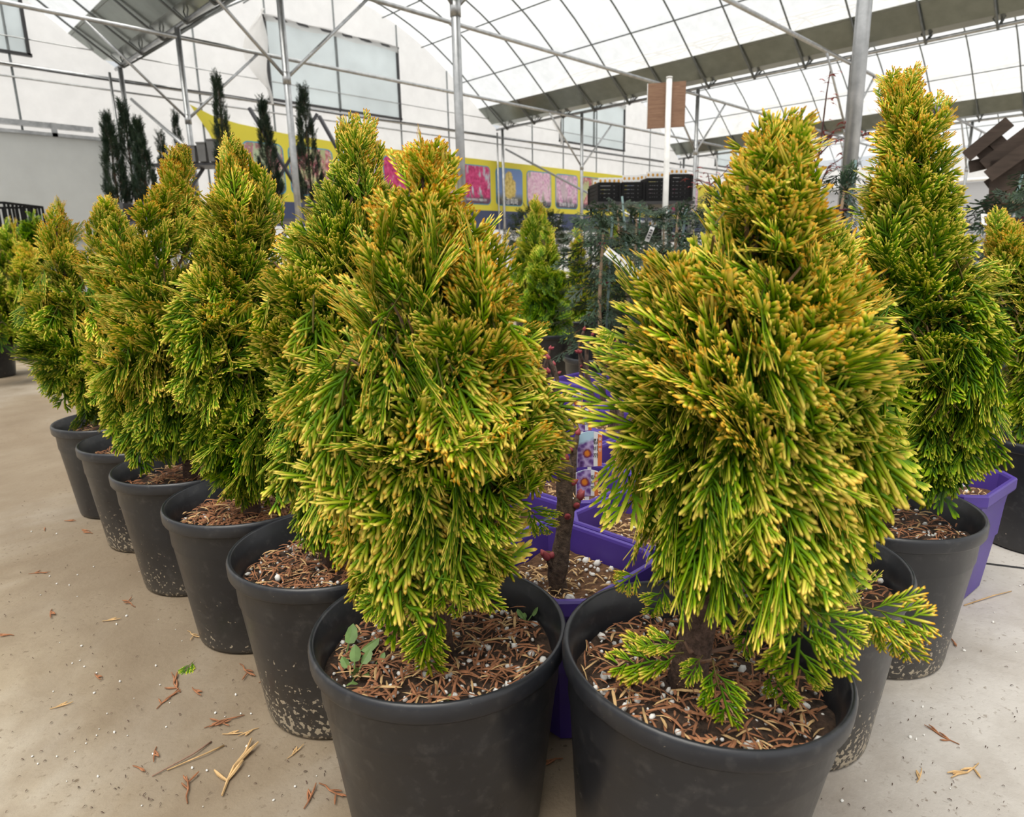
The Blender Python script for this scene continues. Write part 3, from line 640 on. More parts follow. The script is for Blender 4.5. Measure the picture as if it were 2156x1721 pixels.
p7 = conifer('broad lime and gold arborvitae in black pot, bare brown trunk showing above soil', *POTS['P7'],
    [(240, 1625, 1690), (300, 1560, 1712), (400, 1505, 1722), (450, 1482, 1745), (500, 1405, 1790), (550, 1350, 1805), (600, 1315, 1848), (680, 1272, 1868), (740, 1262, 1885), (800, 1292, 1880), (860, 1318, 1876), (920, 1300, 1874), (1000, 1285, 1872), (1100, 1272, 1872), (1180, 1278, 1862), (1225, 1295, 1850)],
    4, gold_fn(.48, .56, .88), 300, 240, 1, .05, tilt=4.0, depth=(.95, .62), slen=(.10, .155), perl=150, need=300, trunk_r=.019,
    extra=[(1500, 1390, 1532, 1530, -.10, 1, .30, .1), (1690, 1265, 1690, 1440, -.10, 1.25, .45, .15), (1690, 1270, 1800, 1350, -.09, 1.1, .5, -.2), (1680, 1260, 1600, 1345, -.1, 1, .4, .3), (1440, 1375, 1275, 1385, -.06, 1, .62, .4), (1440, 1350, 1330, 1350, -.08, .9, .7, .2), (1480, 1380, 1420, 1460, -.08, .7, .55, .5),
           (1700, 1285, 1870, 1265, -.02, 1, .55, .6), (1800, 1275, 1965, 1310, .0, 1, .85, -.5), (1820, 1280, 1930, 1395, .0, 1, .80, .4), (1760, 1290, 1870, 1370, .02, 1, .6, .2), (1610, 1400, 1650, 1500, -.06, 1, .3, .3), (1700, 1430, 1760, 1480, -.07, .8, .55, .2), (1580, 1290, 1560, 1380, -.05, 1, .35, .6), (1350, 1200, 1280, 1250, -.05, 1, .8, .3), (1400, 1230, 1350, 1310, -.06, 1, .6, .1), (1300, 690, 1245, 725, -.02, 1, .8, .4), (1655, 330, 1692, 213, 0, .8, 1.3, .3), (1620, 330, 1640, 238, -.01, .9, 1.3, .7), (1600, 340, 1575, 262, 0, .9, 1.25, .2), (1680, 350, 1712, 285, .01, .9, 1.2, .5), (1640, 320, 1665, 255, 0, .8, 1.3, 1.)], group=GRP)
conifer('arborvitae with a soil-splashed black pot touching the weedy corner pot in the row', *POTS['P5'],
    [(255, 735, 770), (300, 700, 792), (350, 672, 815), (400, 638, 830), (500, 562, 835), (600, 535, 820), (700, 516, 810), (800, 530, 805), (880, 552, 800), (950, 545, 795), (1000, 545, 790), (1050, 570, 790), (1090, 600, 790), (1140, 640, 780)],
    5, gold_fn(.28, .48, .92), 300, 150, 2, 1.0, extra=[(735, 350, 766, 248, 0, .8, 1.3, .3), (715, 340, 738, 268, 0, .8, 1.2, .6)], depth=(.9, .7), perl=120, need=300, group=GRP)
conifer('green arborvitae with rust-brown needle litter covering its soil in the pot row', *POTS['P4'],
    [(285, 478, 505), (320, 452, 540), (400, 420, 588), (500, 385, 605), (600, 360, 605), (700, 342, 610), (800, 340, 620), (880, 350, 640), (940, 362, 640), (990, 400, 620), (1035, 430, 590)],
    6, gold_fn(.18, .44, .95), 280, 140, 2, .45, depth=(.9, .7), perl=40, need=420, group=GRP)
conifer('arborvitae edged in bright yellow, its pot third from the far end of the row', *POTS['P3'],
    [(310, 362, 388), (345, 328, 402), (400, 290, 430), (470, 222, 470), (520, 195, 490), (600, 174, 510), (700, 170, 520), (800, 180, 520), (860, 190, 510), (910, 215, 500), (955, 260, 480)],
    7, gold_fn(.38, .72, 1.05), 300, 150, 2, .7, extra=[(365, 380, 385, 300, 0, .9, 1.25, .3), (355, 390, 350, 325, 0, .9, 1.2, .6)], depth=(.9, .7), perl=20, need=220, group=GRP)
conifer('golden arborvitae mostly hidden behind the bright yellow-edged one, muddy pot foot', *POTS['P2'],
    [(405, 205, 228), (440, 185, 262), (480, 178, 300), (560, 165, 350), (660, 160, 390), (760, 170, 400), (850, 180, 400), (920, 210, 390), (950, 240, 360)],
    8, gold_fn(.35, .62, .92), 180, 200, 2, .9, depth=(.9, .7), perl=10, need=150, group=GRP)
conifer('arborvitae ending the pot row, bare brown gap in its side', *POTS['P1'],
    [(418, 110, 126), (450, 86, 150), (500, 70, 178), (560, 66, 200), (600, 42, 230), (625, 20, 250), (700, 24, 300), (750, 36, 320), (800, 62, 330), (850, 105, 330), (895, 150, 320)],
    9, gold_fn(.26, .46, 1.0), 240, 140, 2, .15, depth=(.9, .7), perl=10, need=120, group=GRP)
conifer('arborvitae squeezed between the tilted pot and the mud-footed pot', *POTS['P8'],
    [(465, 1745, 1775), (520, 1690, 1810), (600, 1650, 1850), (700, 1640, 1870), (850, 1650, 1890), (1000, 1670, 1890), (1100, 1700, 1880)],
    10, gold_fn(.25, .5, .8), 160, 260, 2, 1.1, depth=(.8, .8), perl=30, need=140, group=GRP)
conifer('tall two-peaked arborvitae in a black pot with dried mud round its foot', *POTS['P9'],
    [(135, 1872, 1902), (180, 1852, 1950), (230, 1848, 1998), (300, 1830, 2022), (380, 1800, 2035), (460, 1790, 2060), (560, 1800, 2085), (640, 1840, 2095), (720, 1850, 2120), (780, 1850, 2140), (860, 1860, 2120), (920, 1850, 2100), (990, 1870, 2060), (1040, 1890, 2010)],
    11, gold_fn(.12, .30, .80), 300, 200, 2, .8, extra=[(1880, 230, 1890, 128, 0, .9, 1.2, .3), (1905, 230, 1920, 155, 0, .9, 1.1, .6), (1965, 280, 1978, 182, 0, .9, 1.15, .3), (1985, 290, 2002, 215, 0, .9, 1.0, .6)], depth=(.85, .75), perl=120, need=160, group=GRP)
conifer('golden arborvitae with bare lower stems standing behind the purple pot', *POTS['P10'],
    [(440, 2092, 2120), (480, 2070, 2160), (560, 2070, 2190), (680, 2090, 2230), (780, 2100, 2250), (860, 2110, 2240), (900, 2130, 2220)],
    12, gold_fn(.3, .5, .9), 160, 260, 2, .2, depth=(.9, .8), perl=20, need=160, group=GRP)

# ------------------------------------------------------------------ weeds in the corner pot
def weed(par, wx, wy, n, size, seed):
    rg = random.Random(seed); e = empty('weed', (wx, wy, SOILZ+.004)); e.parent = par
    for k in range(n):
        a = rg.uniform(0, 6.28); l = size*rg.uniform(.5, 1.1); el = rg.uniform(.35, 1.1)
        d = np.array([math.cos(a)*math.cos(el), math.sin(a)*math.cos(el), math.sin(el)]); sd = np.array([-math.sin(a), math.cos(a), 0]); m = MB()
        m.tube([(0, 0, 0), d*l*.5], .0009, 4); c = d*l*.5; vs = [c]
        for j in range(8):
            t = 2*math.pi*j/8; vs.append(c+d*l*.28*(1-math.cos(t))+sd*l*.20*math.sin(t)+np.array([0, 0, -.08*l*abs(math.sin(t))]))
        m.add(vs, [(0, 1+j, 1+(j+1) % 8) for j in range(8)]); build(m, 'weed_leaf', M_WEED, e)
def local_on(px, py, key, z=SOILZ+.006): q = on_z(px, py, z); return q[0]-POTS[key][0], q[1]-POTS[key][1]
for px, py, n, sz, sd in ((745, 1425, 6, .034, 1), (725, 1392, 2, .042, 2), (780, 1410, 3, .024, 3), (1108, 1310, 5, .026, 4), (810, 1330, 3, .02, 5), (730, 1325, 3, .02, 6), (940, 1485, 2, .016, 7)):
    weed(p6, *local_on(px, py, 'P6'), n, sz, sd)

# ------------------------------------------------------------------ peonies in purple square pots
def oct_ring(h, c, z): return [(h-c, -h, z), (h, -h+c, z), (h, h-c, z), (h-c, h, z), (-h+c, h, z), (-h, h-c, z), (-h, -h+c, z), (-h+c, -h, z)]
m = MB(); rings = [(.074, .018, 0), (.078, .02, .004), (.0985, .026, .212), (.1065, .030, .214), (.108, .030, .218), (.108, .030, .236), (.106, .029, .239), (.100, .027, .2385), (.0985, .0265, .234), (.092, .024, .12)]
vs = []; [vs.extend(oct_ring(*r)) for r in rings]
m.add(vs, [(i*8+j, i*8+(j+1) % 8, (i+1)*8+(j+1) % 8, (i+1)*8+j) for i in range(len(rings)-1) for j in range(8)]+[tuple(range(7, -1, -1))]); PURME = m.mesh('pot', M_PURP)
PSZ = .195
m = MB(); G = 11; vs = []
for i in range(G):
    for j in range(G):
        x, y = -.094+.188*i/(G-1), -.094+.188*j/(G-1); vs.append((x, y, .010*noise.noise((x*30, y*30, 3))))
m.add(vs, [(i*G+j, (i+1)*G+j, (i+1)*G+j+1, i*G+j+1) for i in range(G-1) for j in range(G-1)]); COIRME = m.mesh('soil', M_COIR, True)
M_STEM = mat_soil('peony_bark', (.045, .03, .022), (.17, .115, .08)); M_BUD = plain('peony_bud', (.34, .06, .07), .5, var=.3, scale=60)
def lump_tube(m, pts, rad, n=9, seed=0):
    P, R_ = [], []
    for i in range(len(pts)-1):
        for k in range(4):
            t = k/4; P.append(np.array(pts[i])*(1-t)+np.array(pts[i+1])*t); R_.append((rad[i]*(1-t)+rad[i+1]*t)*(1+.38*noise.noise((i*3+k*1.7+seed, seed, 0))))
    P.append(np.array(pts[-1])); R_.append(rad[-1]*.7); m.tube(P, R_, n)
def bud(par, p, d, s):
    m = MB(); d = np.array(d, float)/np.linalg.norm(d)
    m.tube([np.array(p)+d*s*t for t in (0, .25, .5, .8, 1)], [s*.18, s*.34, s*.33, s*.17, s*.03], 7); build(m, 'bud', M_BUD, par, True)
def peony(x, y, label, seed, stems, rz=0, perl=40):
    rg = random.Random(seed); root = empty('potted_peony', (x, y, 0), rz); obj('pot', PURME, root); obj('soil', COIRME, root, (0, 0, PSZ))
    if perl: soil_top(root, seed+300, perl, 60, PSZ-.004, .088, M_STRAW, (.008, .022))
    for pts, r0, r1 in stems:
        m = MB(); k = len(pts); lump_tube(m, pts, [r0+(r1-r0)*i/(k-1) for i in range(k)], 9, seed); build(m, 'stem', M_STEM, root, True)
        tp, dv = np.array(pts[-1]), np.array(pts[-1])-np.array(pts[-2])
        bud(root, tp-dv/np.linalg.norm(dv)*.004, dv, .017)
        for q in range(2):
            i = rg.randrange(1, k); a = rg.uniform(0, 6.28); bud(root, np.array(pts[i])+np.array([math.cos(a), math.sin(a), 0])*r0*.6, (math.cos(a), math.sin(a), .7), .014)
    tag(root, label, 'plant', 'peonies in purple square pots'); return root
def rstem(rg, h=None):
    h = h or rg.uniform(.12, .24); a = rg.uniform(0, 6.28); x0, y0 = rg.uniform(-.02, .02), rg.uniform(-.02, .02); k = rg.uniform(.1, .35)
    return [(x0, y0, PSZ-.01), (x0+math.cos(a)*k*h*.3, y0+math.sin(a)*k*h*.3, PSZ+h*.4), (x0+math.cos(a)*k*h*.6, y0+math.sin(a)*k*h*.6, PSZ+h*.75), (x0+math.cos(a+.5)*k*h, y0+math.sin(a+.5)*k*h, PSZ+h)]
FP = (.700, .598)
def loc_pt(px, py, x, y, off=0): n_ = np.array([x, y, 0])/math.hypot(x, y)*off; q = on_upright(px, py, x+n_[0], y+n_[1]); return (q[0]-x, q[1]-y, q[2])
st = [loc_pt(a, b, *FP, -.02) for a, b in ((1180, 1262), (1172, 1215), (1183, 1150), (1192, 1085), (1188, 1020), (1190, 968))]
peony(*FP, 'peony with a thick gnarled trunk in the purple pot wedged between two black pots', 50, [(st, .0145, .011), ([st[3], loc_pt(1208, 1065, *FP, -.02), loc_pt(1220, 1048, *FP, -.02)], .007, .005), ([st[1], loc_pt(1152, 1175, *FP, -.03)], .006, .004)], 0, 70)
rg = random.Random(5); PG = []
for j in range(7):
    for i in range(6):
        x, y = ((.700 if j == 0 else .762)+.222*i), .598+.222*j
        if (i, j) == (0, 0) or (i > 3 and j > 4) or (i < 1 and j > 5): continue
        if abs(i-j) > 2 and j > 0 and i > 0: continue      # nothing of these shows between the crowns
        PG.append((x, y, i, j))
for x, y, i, j in PG:
    hidden = not (abs(i-j) <= 2 or j == 0)
    peony(x, y, 'bare-stemmed peony in a purple square pot within the block behind the arborvitaes', 60+i*10+j, [(rstem(rg), rg.uniform(.007, .011), .005) for _ in range(1 if hidden else 2)], rg.uniform(-.015, .015), 0 if hidden else 25)
peony(1.497, .292, 'purple square pot standing alone between the mud-footed pot and a black pot', 77, [(rstem(rg, .1), .008, .005)], -.12, 60)

def mat_peony():
    m, t, ns, ln, b = nt('peony_print'); tc = N(t, 'ShaderNodeTexCoord'); sp = N(t, 'ShaderNodeSeparateXYZ'); ln.new(tc.outputs['Object'], sp.inputs[0])
    v = N(t, 'ShaderNodeTexVoronoi'); v.inputs['Scale'].default_value = 95; ln.new(tc.outputs['Object'], v.inputs['Vector'])
    n = noise_tex(t, 60, 3, .6)
    c = ramp(t, mth(t, 'ADD', mth(t, 'MULTIPLY', v.outputs[0], .75), mth(t, 'MULTIPLY', n.outputs[0], .45)), [(.25, (.06, .02, .11)), (.5, (.16, .08, .30)), (.8, (.50, .40, .66))])
    dx, dz = mth(t, 'ADD', sp.outputs[0], .006), mth(t, 'SUBTRACT', sp.outputs[2], .030)
    rr = mth(t, 'ADD', mth(t, 'SQRT', mth(t, 'ADD', mth(t, 'MULTIPLY', dx, dx), mth(t, 'MULTIPLY', dz, dz))), mth(t, 'MULTIPLY', mth(t, 'SUBTRACT', n.outputs[0], .5), .012))
    c2 = mixc(t, ramp(t, rr, [(.004, (1, 1, 1)), (.007, (0, 0, 0))]).outputs[0], mixc(t, ramp(t, rr, [(.008, (1, 1, 1)), (.012, (0, 0, 0))]).outputs[0], c.outputs[0], (.16, .01, .05)), (.70, .22, .02))
    sky = ramp(t, mth(t, 'ADD', sp.outputs[2], mth(t, 'ADD', mth(t, 'MULTIPLY', sp.outputs[0], -.35), mth(t, 'MULTIPLY', n.outputs[0], .01))), [(.060, (0, 0, 0)), (.064, (1, 1, 1))]).outputs[0]
    ln.new(mixc(t, sky, c2, (.45, .66, .80)), b.inputs['Base Color']); b.inputs['Roughness'].default_value = .4; return m
M_PEO = mat_peony(); M_ORNG = plain('tag_orange', (.72, .20, .06), .5, var=.05); M_CARD = plain('tag_white', (.82, .83, .85), .45, var=.03)
def plant_tag(px, py, dep_xy, wpx, hpx, label, rz):
    """card with a domed top whose foot is pushed into the soil"""
    x, y = dep_xy; q = on_upright(px, py+hpx, x, y); sc_ = math.hypot(x, y)/FPX; wd, h = wpx*sc_, hpx*sc_*1.03; zb = q[2]
    root = empty('plant_tag', (q[0], q[1], zb), rz)
    def dome(x0, x1, y_, th=.0008, k=8):
        pts = [(x0, 0), (x1, 0)]+[(x1+(x0-x1)*i/k, h-.10*h*(((x1+(x0-x1)*i/k)/(wd/2))**2)) for i in range(k+1)]; return slab(pts, y_, y_+th)
    build(dome(-wd/2, wd/2, 0), 'card', M_CARD, root)
    p = build(dome(-wd/2+.001, wd*.16, -.0006, .0005), 'picture', M_PEO, root)
    build(slab([(wd*.33, .0), (wd/2, .0), (wd/2, h*.86), (wd*.33, h*.915)], -.0006, -.0001), 'orange_strip', M_ORNG, root)
    for k, ch in enumerate(('캄', '비', '까')): text(ch, h*.17, M_BLK, root, Matrix.Translation((wd*.245, -.0008, h*(.70-.20*k))) @ RX, 'lettering', .0002)
    for k, ch in enumerate(('꽃', '모', '란')): text(ch, h*.10, M_CARD, root, Matrix.Translation((wd*.415, -.0008, h*(.76-.15*k))) @ RX, 'lettering', .0002)
    m = MB(); m.box((-.004, .0, PSZ-zb-.02), (.004, .0012, .012)); build(m, 'stake', M_CARD, root)
    tag(root, label, 'plant tag', 'peony picture tags')
FZ = math.radians(-45)
def tag_xy(px, py, dist): d = ray(px, py); n_ = math.hypot(d[0], d[1]); return (d[0]/n_*dist, d[1]/n_*dist)
plant_tag(1236, 985, tag_xy(1236, 1045, 1.23), 50, 60, 'peony picture tag lowest in the block, half hidden by yellow sprays', FZ+.1)
plant_tag(1241, 905, tag_xy(1241, 983, 1.32), 56, 78, 'large purple peony picture tag with orange edge standing clear over the pot rims', FZ+.15)
plant_tag(1225, 860, tag_xy(1225, 908, 1.59), 46, 48, 'purple peony picture tag just behind the large one', FZ+.3)
plant_tag(1216, 822, tag_xy(1216, 868, 1.93), 26, 46, 'small peony picture tag with orange edge at the back of the pot block', FZ+.5)

# ------------------------------------------------------------------ plants behind the block
def spot(px, py, dep): q = at_depth(px, py, dep); return float(q[0]), float(q[1])
GB = 'golden conifers standing further back'
def shape(cx, top, bot, hw, n=7, sk=0):
    return [(top+(bot-top)*(k/n), cx-hw*s_+sk*k/n, cx+hw*s_+sk*k/n) for k, s_ in zip(range(n+1), (.10, .42, .66, .84, .97, 1.0, .95, .80))]
conifer('green-gold conifer standing behind the block of purple pots', *spot(1150, 600, 3.6), shape(1150, 472, 775, 60), 20, gold_fn(-.02, .10, .45), 110, 260, 2, .2, smul=1.25, perl=0, need=40, group=GB, slen=(.08, .12))  # leaf gold turned down to paint in the shade it stands in
conifer('taller golden-brown conifer in front of the dark round bush and banner', *spot(1128, 560, 4.5), shape(1128, 405, 700, 62), 21, gold_fn(.2, .32, .8), 90, 240, 2, .2, smul=1.5, perl=0, need=30, group=GB, slen=(.08, .12))
conifer('small golden conifer beside the green-gold one', *spot(1216, 600, 4.3), shape(1216, 480, 720, 38), 22, gold_fn(.35, .5, .85), 60, 160, 2, .2, smul=1.3, perl=0, need=20, group=GB, slen=(.08, .12))
conifer('golden conifer half hidden among the staked blue-green conifers', *spot(1290, 600, 5.1), shape(1290, 450, 730, 48), 23, gold_fn(.35, .5, .8), 60, 160, 2, .2, smul=1.4, perl=0, need=20, group=GB, slen=(.08, .12))
conifer('golden conifer by the sheet door, slim double tip', .60, 5.2, [(452, 14, 24), (500, 0, 48), (560, -20, 62), (640, -30, 70), (720, -30, 70)], 24, gold_fn(.1, .2, .6), 60, 200, 2, .2, smul=1.8, perl=0, need=0, group=GB)  # shade painted into the foliage: less gold than the front trees
conifer('golden-brown conifer by the sheet door in front of the dark green one', .92, 4.75, [(505, 48, 58), (550, 26, 80), (620, 10, 96), (700, 8, 98)], 25, gold_fn(.3, .45, .75), 60, 200, 2, .2, smul=1.6, perl=0, need=0, group=GB)
conifer('dark green broad conifer by the sheet door', .95, 5.9, [(440, 56, 66), (465, 44, 84), (500, 36, 92), (600, 30, 98), (680, 35, 92)], 26, gold_fn(-.3, -.2, 0), 60, 200, 2, .2, smul=1.8, perl=0, need=0, group=GB)
conifer('golden conifer at the aisle side of the group by the sheet door', .22, 4.8, [(520, -40, -24), (580, -58, -4), (660, -66, 4), (720, -66, 4)], 27, gold_fn(.15, .28, .6), 40, 160, 2, .2, smul=1.7, perl=0, need=0, group=GB)  # gold kept low here too, shade put into the leaf colour

M_STAKE = plain('teal_stake', (.17, .26, .26), .4, var=.1); M_TANST = plain('pale_stem', (.42, .30, .20), .8, var=.3, scale=30); M_TIE = plain('red_tie', (.13, .02, .04), .6)
M_GSTAKE = plain('green_stake', (.02, .16, .08), .4)
def staked(px, dep, tip_y, halfw, label, seed, stake=(0, 0), low=760, mat=M_STAKE):
    """leader tied to a rod, layered drooping blue-green branches"""
    rg = np.random.default_rng(seed); x, y = spot(px, 600, dep); root = empty('staked_conifer', (x, y, 0)); ztop = on_upright(px, tip_y, x, y)[2]
    po = obj('pot', POTME, root); po['dirt'] = .2; obj('soil', SOILS[seed % 3], root, (0, 0, SOILZ)); lat = np.array([y, -x, 0])/math.hypot(x, y)
    bx = lat*stake[0]; ph = rg.uniform(0, 6)
    sp_ = [np.array([math.sin(f*5+ph)*.012, math.cos(f*4+ph)*.012, SOILZ+(ztop-SOILZ)*f])+bx*f for f in (0, .2, .4, .6, .8, .95)]
    m = MB(); m.tube(sp_, [.010, .009, .008, .007, .006, .004], 7); build(m, 'stem', M_TANST, root, True)
    m = MB(); m.tube([np.array([.025, .0, SOILZ-.02])+lat*.01, np.array([.025, 0, ztop+stake[1]])+bx*1.05+lat*.012], .0055, 7); build(m, 'stake', mat, root, True)
    for f in (.55, .8):
        c = np.array([.012, 0, SOILZ+(ztop-SOILZ)*f])+bx*f; m = MB(); m.tube([c-lat*.028, c+lat*.03], .004, 6); build(m, 'tie', M_TIE, root, True)
    lst = []; zlow = SOILZ+.06; hw = halfw*dep/FPX
    nb = 70
    for i in range(nb):
        f = (i+.5)/nb; z = zlow+(ztop-zlow)*f**.9; a = i*2.4+rg.uniform(-.4, .4); ln_ = hw*(1.08-.72*f**2.2)*rg.uniform(.7, 1.15)
        d = np.array([math.cos(a), math.sin(a), 0]); c0 = np.array([0, 0, z])+bx*f
        for q in np.arange(.18, 1.01, .055/ln_):
            p = c0+d*ln_*q+np.array([0, 0, .05*q-.11*q*q*ln_/.25]); dd = d+np.cross((0, 0, 1), d)*rg.normal(0, .7)+np.array([0, 0, rg.normal(-.15, .22)])
            lst.append((p, frame(dd, rg.normal(0, .5)), rg.uniform(.6, 1.05), int(rg.integers(NV)), float(rg.uniform(.1, .9)), float(rg.uniform(.2, .8))))
    lst += [(np.array([0, 0, ztop-.10])+bx, frame(np.array([rg.normal(0, .2), rg.normal(0, .2), 1.]), rg.uniform(0, 6)), rg.uniform(.6, 1.), int(rg.integers(NV)), .6, .6) for _ in range(5)]
    join_sprays('foliage', lst, 3, M_FOLB, root)
    tag(root, label, 'plant', 'staked blue-green conifers'); return root
staked(1262, 2.75, 445, 80, 'staked blue-green conifer beside the golden ones, long white slip tag hanging', 1, (.02, -.02))
staked(1330, 3.45, 425, 70, 'staked blue-green conifer with two teal rods under the black crates', 2, (-.08, .03))
staked(1395, 2.9, 430, 66, 'staked blue-green conifer in front of the white signpost, bent stem', 3, (.06, -.02))
staked(1470, 3.3, 405, 66, 'staked blue-green conifer beyond the broad gold arborvitae, slanting teal rod', 4, (.05, .04))
staked(1335, 4.25, 430, 74, 'staked blue-green conifer with a green rod below the black crates', 5, (0, .0), mat=M_GSTAKE)
staked(1222, 4.9, 462, 46, 'loose blue-green conifer behind the small golden one', 11)
staked(1395, 5.0, 440, 60, 'loose blue-green conifer beyond the white pole foot', 12)
staked(1520, 4.75, 420, 64, 'loose blue-green conifer between the white pole and the broad arborvitae', 13)
staked(1305, 5.75, 452, 74, 'loose blue-green conifer under the bench front edge', 14)
staked(1580, 2.85, 390, 66, 'staked blue-green conifer directly behind the peak of the broad arborvitae', 6)
staked(1745, 2.5, 352, 85, 'staked conifer in front of the thick shiny post, under the red maple', 7, (.03, .02))
staked(1880, 3.05, 380, 66, 'staked conifer behind the tall two-peaked arborvitae', 8)
staked(2062, 2.75, 405, 75, 'staked conifer beside the stacked brown trellis, rod leaning out', 9, (.07, .06))
staked(2118, 2.15, 365, 90, 'staked conifer in front of the brown trellis, pale stem tied with red', 10, (.05, .0))

def white_slip(a, b, dep, wd, label, crook=0):
    p, q = at_depth(*a, dep), at_depth(*b, dep+.03); d = q-p; L_ = np.linalg.norm(d); d /= L_; n_ = -fw/np.linalg.norm(fw); s_ = np.cross(d, n_); s_ /= np.linalg.norm(s_); K = 12
    root = empty('label_slip', tuple(p)); m = MB(); vs = []
    for i in range(K+1):
        t = i/K; c = d*L_*t+n_*(.004*math.sin(5*t)+crook*t*t)
        vs += [c-s_*wd/2, c+s_*wd/2, c+s_*wd/2-n_*.0008, c-s_*wd/2-n_*.0008]
    m.add(vs, [(i*4+j, i*4+(j+1) % 4, (i+1)*4+(j+1) % 4, (i+1)*4+j) for i in range(K) for j in range(4)]+[(0, 3, 2, 1), (K*4, K*4+1, K*4+2, K*4+3)]); build(m, 'slip', M_CARD, root)
    for i in range(3, K-1, 2):
        c = d*L_*(i/K)+n_*(.0012+.004*math.sin(5*i/K)+crook*(i/K)**2); mm = MB(); mm.bar(c-s_*wd*.28, c+s_*wd*.3, .006, .0005, tuple(n_)); build(mm, 'print_mark', M_BLK, root)
    m = MB(); tp = -d*.03; m.tube([(0, 0, 0), tp, tp+np.array([-.03, .0, .012])], .0015, 5); build(m, 'wire_loop', M_DARK, root)
    tag(root, label, 'tag', 'white paper slips on the conifers')
white_slip((1276, 528), (1346, 584), 2.52, .034, 'long white printed slip hanging slantwise from the staked conifer')
white_slip((1374, 478), (1362, 508), 2.72, .019, 'small folded white slip by the signpost')
white_slip((2066, 462), (2092, 466), 2.0, .034, 'small blank-looking white slip beside the brown trellis')

# dark clipped bush in front of the banner
def bush(px, dep, cy, rpx, label, seed):
    rg = np.random.default_rng(seed); x, y = spot(px, cy, dep); zc = float(at_depth(px, cy, dep)[2]); r = rpx*dep/FPX; root = empty('clipped_bush', (x, y, 0))
    po = obj('pot', POTME, root); po['dirt'] = .1; obj('soil', SOILS[0], root, (0, 0, SOILZ)); m = MB(); m.tube([(0, 0, SOILZ-.01), (0, .01, zc)], [.018, .014], 8); build(m, 'trunk', M_BARK, root, True)
    lst = []
    for i in range(900):
        d = rg.normal(size=3); d /= np.linalg.norm(d); q = r*rg.uniform(.55, 1); lst.append((np.array([0, 0, zc])+d*(q-.04), frame(d+rg.normal(size=3)*.4, rg.uniform(0, 6)), rg.uniform(.35, .6), int(rg.integers(NV)), float(rg.uniform(0, .8)), float(rg.uniform(.2, .7))))
    join_sprays('foliage', lst, 3, M_FOLBUSH, root); tag(root, label, 'plant')
bush(1130, 5.4, 500, 76, 'dark green clipped round bush before the yellow banner', 1)

# red maples
M_RED = plain('maple_red', (.33, .03, .03), .5, var=.4, scale=40); M_MBARK = plain('maple_bark', (.10, .05, .045), .8)
def maple(px, dep, pts, label, seed, nleaf=70):
    rg = random.Random(seed); x, y = spot(px, 600, dep); root = empty('red_maple', (x, y, 0)); po = obj('pot', POTME, root); po['dirt'] = .1; obj('soil', SOILS[1], root, (0, 0, SOILZ))
    lv = MB(); tips = []
    for k, br in enumerate(pts):
        P = [np.array(loc_pt(a, b, x, y)) for a, b in br]
        if k == 0: P = [np.array([0, 0, SOILZ-.01])]+P
        m = MB(); m.tube(P, [max(.0018, (.009 if k == 0 else .004)*(1-i/len(P)*.85)) for i in range(len(P))], 6); build(m, 'trunk' if k == 0 else 'branch', M_MBARK, root, True)
        for i in range(len(P)-1):
            for t in (.3, .7, 1.): tips.append(P[i]*(1-t)+P[i+1]*t) if (k or i > 0) else None
    for _ in range(nleaf):
        p = tips[rg.randrange(len(tips))]+np.array([rg.gauss(0, .035), rg.gauss(0, .035), rg.gauss(0, .03)]); a = rg.uniform(0, 6.28); s_ = rg.uniform(.020, .038); tl = rg.uniform(-.6, .6); vs = [p]
        for j in range(10):
            an = a+2*math.pi*j/10; q = s_*(1 if j % 2 == 0 else .28); vs.append(p+np.array([math.cos(an)*q, math.sin(an)*q*math.cos(tl), math.sin(an)*q*math.sin(tl)-.3*q]))
        m = MB(); m.add(vs, [(0, 1+j, 1+(j+1) % 10) for j in range(10)]); build(m, 'leaf', M_RED, root)
    tag(root, label, 'tree')
maple(1735, 3.3, [[(1725, 560), (1722, 450), (1720, 350), (1728, 300), (1740, 200), (1748, 150)], [(1720, 350), (1700, 300), (1660, 275)], [(1722, 330), (1750, 300), (1800, 285), (1850, 280)], [(1726, 310), (1760, 272), (1790, 262)], [(1722, 400), (1745, 350), (1770, 335)], [(1722, 420), (1700, 390), (1690, 372)]], 'slender red-leaved maple behind the thick shiny post', 3, 90)
maple(1500, 3.9, [[(1505, 560), (1500, 450), (1495, 390), (1490, 365)], [(1498, 410), (1475, 382), (1462, 378)], [(1495, 390), (1520, 370), (1545, 340)], [(1500, 430), (1560, 380), (1600, 330)]], 'low red-leaved maple behind the peak of the broad arborvitae', 4, 60)

# plywood board on a white pole
M_PLY = mat_wood('plywood', (.19, .10, .06), (.30, .175, .11), (3, 3, 40))
x, y = spot(1405, 300, 5.8); zt = on_upright(1408, 165, x, y)[2]; rz = math.atan2(y, x)-math.pi/2
pp = empty('white_pole', (x, y, 0), rz); m = MB(); m.tube([(0, 0, 0), (0, 0, zt)], .0245, 12); build(m, 'pipe', M_WHITE, pp, True); m = MB(); m.tube([(0, 0, zt), (0, 0, zt+.012)], .027, 12); build(m, 'cap', M_WHITE, pp, True)
m = MB(); m.tube([(0, 0, 0), (0, 0, .012)], .11, 16); build(m, 'foot_plate', M_WHITE, pp, True)
tag(pp, 'white painted pole carrying the plywood board', 'pole')
zb, z1 = on_upright(1400, 268, x, y)[2], on_upright(1400, 172, x, y)[2]; sg = empty('plywood_board', (x, y, 0), rz)
m = MB(); m.box((-.178, .026, zb), (.142, .040, z1)); build(m, 'board', M_PLY, sg); m = MB(); m.box((-.184, .022, zb), (-.178, .044, z1)); build(m, 'white_edge', M_WHITE, sg)
for zz in (zb+.08, z1-.08): m = MB(); m.tube([(0, .02, zz), (0, .05, zz)], .006, 6); build(m, 'screw', M_DARK, sg)
